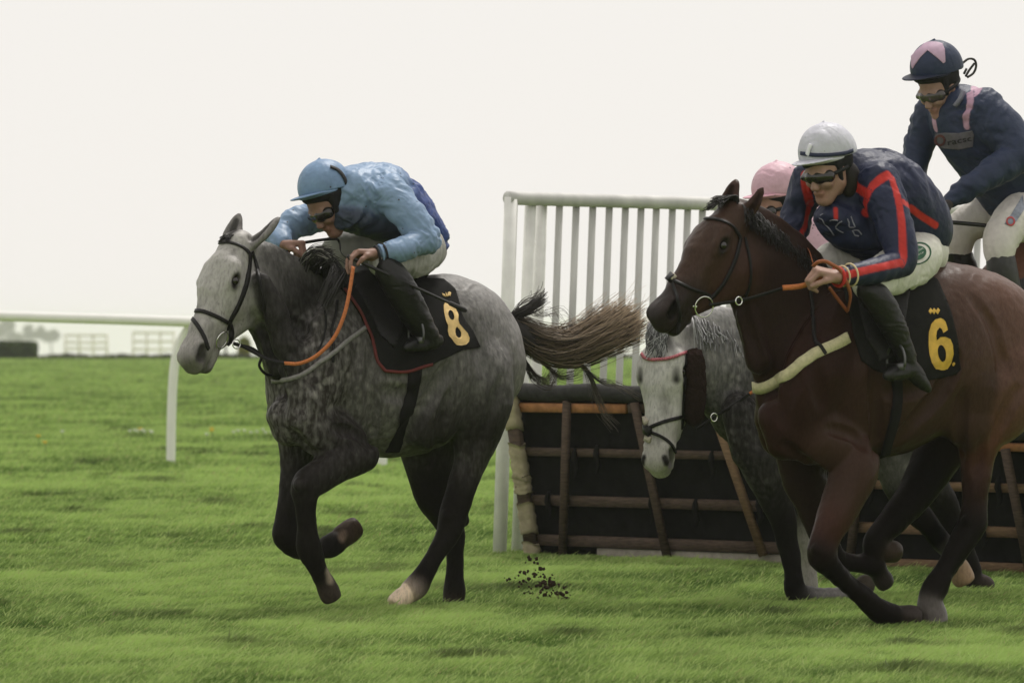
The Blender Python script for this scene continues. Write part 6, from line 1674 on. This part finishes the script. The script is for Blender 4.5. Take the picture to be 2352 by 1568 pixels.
def tall_rider(fig, cs):
    n = fig.n; R = fig.R; sc = 462
    o = thing('person', 'rider in navy and pink silks and starred cap, sitting upright at the right edge', 'person', fig.P(2380, 590, 0))
    NV = (.026, .036, .072, 0); PK = (.44, .27, .36, 0); WB = (.58, .55, .51, 0); sk = (.29, .18, .14, 0); GL = (.012, .012, .013, 0)
    fr = frame(50, 33, 4); hc = fig.P(2160, 203, -.02); hg = 1.06
    S = Sdf(); human_head(S, hc, fr, hg, sk, fig.P(2215, 262, 0))
    S.chain(R([(2215, 270, 60), (2270, 330, 66), (2330, 420, 60), (2370, 480, 52)]), .04, sk, n, 1.2, 2)
    S.chain(R([(2272, 262, 36, .2), (2330, 330, 28, .3), (2322, 368, 22, .34), (2250, 412, 18, .30), (2180, 462, 14, .2)]), .02, sk, sub=2)
    S.chain(R([(2140, 262, 32, -.2), (2110, 340, 24, -.28), (2095, 400, 20, -.28), (2110, 440, 16, -.2), (2130, 480, 13, -.12)]), .02, sk, sub=2)
    S.chain(R([(2365, 490, 34, .12), (2322, 512, 28, .23), (2296, 580, 20, .285), (2310, 660, 15, .29), (2345, 745, 12, .29)]), .03, sk, sub=2)
    S.chain(R([(2355, 485, 34, -.12), (2266, 494, 28, -.2), (2200, 560, 20, -.265), (2230, 660, 14, -.27), (2266, 745, 11, -.27)]), .03, sk, sub=2)
    wr = fig.P(2180, 462, .2); hand(S, wr, W(2150, 486, wr[1] - .02) - wr, (.2, .1, -1), GL, 1.2, (60, 75, 40), 1)
    wf = fig.P(2130, 480, -.12); hand(S, wf, W(2150, 506, wf[1]) - wf, (.1, .1, -1), GL, 1.15, (75, 85, 45), -1)
    sdf_obj(o, 'body', S, .0052, SKIN)
    J = Sdf()
    J.chain(R([(2205, 262, 62), (2232, 292, 78), (2280, 352, 82), (2335, 430, 78), (2365, 478, 66)]), .03, NV, n, 1.22, 3)
    J.chain(R([(2262, 262, 58, .17), (2322, 322, 46, .28), (2336, 362, 38, .34)]), .022, NV, sub=3)
    J.chain(R([(2334, 364, 36, .34), (2258, 410, 30, .30), (2185, 458, 20, .21)]), .02, NV, sub=3)
    J.chain(R([(2140, 258, 40, -.2), (2112, 332, 33, -.28), (2096, 400, 28, -.28), (2112, 442, 22, -.2), (2126, 472, 18, -.13)]), .022, NV, sub=3)
    J.chain(R([(2192, 240, 44), (2205, 256, 54)]), .03, NV, n, 1.1, 2)
    V, Q, C = J.build(.0065); V = wrinkle(V, normals(V, Q), .013, 11, (1, 1, 1), 14)
    base = C.copy(); cj = Caster((V, Q))
    for px, w_ in (([(2232, 195), (2245, 200), (2238, 215)], 14), ([(2226, 185), (2262, 196)], 10), ([(2228, 212), (2228, 240), (2218, 265), (2220, 290)], 9), ([(2140, 244), (2144, 270), (2148, 296)], 9)):
        r = cj.line(px, 0, 4)
        if r is None: continue
        J.paints = [(np.hstack([r[0], np.full((len(r[0]), 1), w_ / sc)]), np.array([*PK[:3], 0]), .006)]
        C2 = J.colour(V); J.paints = []; C = np.where((np.abs(C2[:, :3] - base[:, :3]).sum(1) > 2e-3)[:, None], C2, C)
    jk = mk('jacket', V, Q, SILKD, o, C)
    KT = lambda L_: [(2009.7 + x * .21967, 57.4 + y * .21967) for x, y in L_]
    bn = solid_poly(jk, 'chest_banner', cj, [KT([(635, 1135), (740, 1125), (880, 1130), (1020, 1100), (1040, 1150), (1020, 1270), (880, 1300), (700, 1285), (640, 1230)])], 3, .006, mat('grey_banner', (.105, .10, .115), rough=.7, noise=.2, nscale=50), .003)
    solid_poly(bn, 'banner_roundel', cj, [KT(ellipse(690, 1200, 58, 60, 0, 26)), KT(ellipse(692, 1200, 36, 38, 0, 26))], 2.5, .009, mat('dull_red_print', (.10, .035, .038), rough=.7), .002)
    letters(bn, cj, 'racsc', KT([(770, 1250), (1015, 1205)]), 86 * .21967, mat('banner_letters', (.020, .020, .026), rough=.7), .009)
    B = Sdf()
    B.chain(R([(2345, 470, 66), (2375, 510, 60)]), .04, WB, n, 1.3, 2)
    B.chain(R([(2370, 490, 58, .12), (2325, 510, 46, .23), (2298, 550, 34, .28), (2295, 590, 30, .29)]), .03, WB, sub=3)
    B.chain(R([(2360, 480, 56, -.12), (2270, 490, 46, -.2), (2205, 530, 36, -.26), (2200, 575, 30, -.27)]), .03, WB, sub=3)
    br, bm = sdf_obj(o, 'breeches', B, .0065, BREECH, .010, 15, (1, 1, .6), 11)
    cb = Caster(bm); K4 = lambda L_: [(2067 + x * .18315, 344.5 + y * .18315) for x, y in L_]
    sp_ = solid_poly(br, 'leg_print', cb, [K4([(1540, 570), (1400, 800), (1310, 930), (1400, 960), (1470, 880), (1560, 740)])], 3, .004, mat('blue_grey_print', (.20, .22, .27), rough=.7, noise=.3, nscale=60), .002)
    solid_poly(sp_, 'leg_roundel', cb, [K4(ellipse(1385, 900, 55, 58)), K4(ellipse(1385, 900, 36, 38))], 2, .0065, mat('red_print', (.42, .06, .06), rough=.7), .002)
    boot_obj(o, fig, [(2298, 592, 32, .295), (2306, 640, 32, .295), (2325, 700, 28, .29), (2345, 750, 21, .29)], [(2368, 768, 12, .29), (2346, 768, 16, .29), (2312, 772, 13, .29), (2292, 776, 9, .29)], mat('grey_boot', (.035, .034, .036), rough=.5, noise=.3, nscale=40))
    boot_obj(o, fig, [(2200, 580, 30, -.27), (2222, 640, 28, -.27), (2246, 700, 24, -.27), (2268, 750, 18, -.27)], [(2290, 768, 12, -.27), (2268, 768, 15, -.27), (2236, 772, 12, -.27), (2218, 776, 9, -.27)])
    hm, hmesh, hq = helmet(o, fig.P(2149, 176, -.02), frame(50, 14, 4), 1.08, NV, (.02, .024, .045, 0), 7, material=SILKD, brim_len=1.05)
    hcx = Caster(hmesh); PM = mat('pink_cap_panel', (.44, .30, .40), rough=.6, noise=.12, nscale=30)
    solid_poly(hm, 'cap_panel', hcx, [KT([(385, 330), (440, 270), (520, 200), (560, 185), (640, 185), (700, 200), (728, 260), (732, 390), (712, 405), (640, 340), (550, 270), (480, 340), (430, 410), (398, 460), (385, 420)])], 3, .005, PM, .003)
    goggles(o, hc, fr, hg, mat('clear_goggle', (.05, .042, .04), rough=.15, spec=.6))
    # loose ties of the cap flying behind
    for pts in ([(2208, 148), (2224, 136), (2238, 138), (2242, 152), (2236, 168), (2222, 178)], [(2238, 146), (2226, 162), (2218, 176)], [(2220, 158), (2214, 170)]):
        V, Q = tube(catmull([fig.P(x, y, -.02) for x, y in pts], 5), .006, 6); mk('cap_tie', V, Q, mat('tie_cloth', (.025, .022, .02), rough=.7), hm)
    free_strap(o, 'collar', [fig.P(2214, 208, .14), fig.P(2206, 228, .14), fig.P(2194, 244, .12)], 12 / sc, mat('grey_collar', (.20, .20, .25), rough=.7), n, .006)
    V, Q = ring(fig.P(2159, 470, .215), nrm(fig.P(2258, 410, .30) - fig.P(2185, 458, .21)), .036, .008, 30); wt = mk('wristwatch', V, Q, RUBBERBAND, o)
    V, Q = box(fig.P(2155, 462, .26), .018, .012, .016); mk('watch_face', V, Q, mat('pale_dial', (.45, .46, .43), rough=.4), wt, smooth=False)
    wh = thing('whip', 'long black riding whip pointing back towards the right edge of the picture', 'whip', fig.P(2160, 508, .1))
    a, b = fig.P(2145, 507, .08), fig.P(2420, 532, .34)
    V, Q = tube([a + (b - a) * t for t in np.linspace(0, 1, 20)], np.linspace(.011, .009, 20), 8); mk('shaft', V, Q, mat('whip_black', (.013, .012, .012), rough=.4), wh)
    return o
f8 = grey_leader(); f6 = bay_runner(); fg = grey_second(); fb = brown_jumper()
blue_rider(f8[0], f8[2]); navy_rider(f6[0], f6[2]); pink_rider(fg[0], fg[2]); tall_rider(fb[0], fb[2])
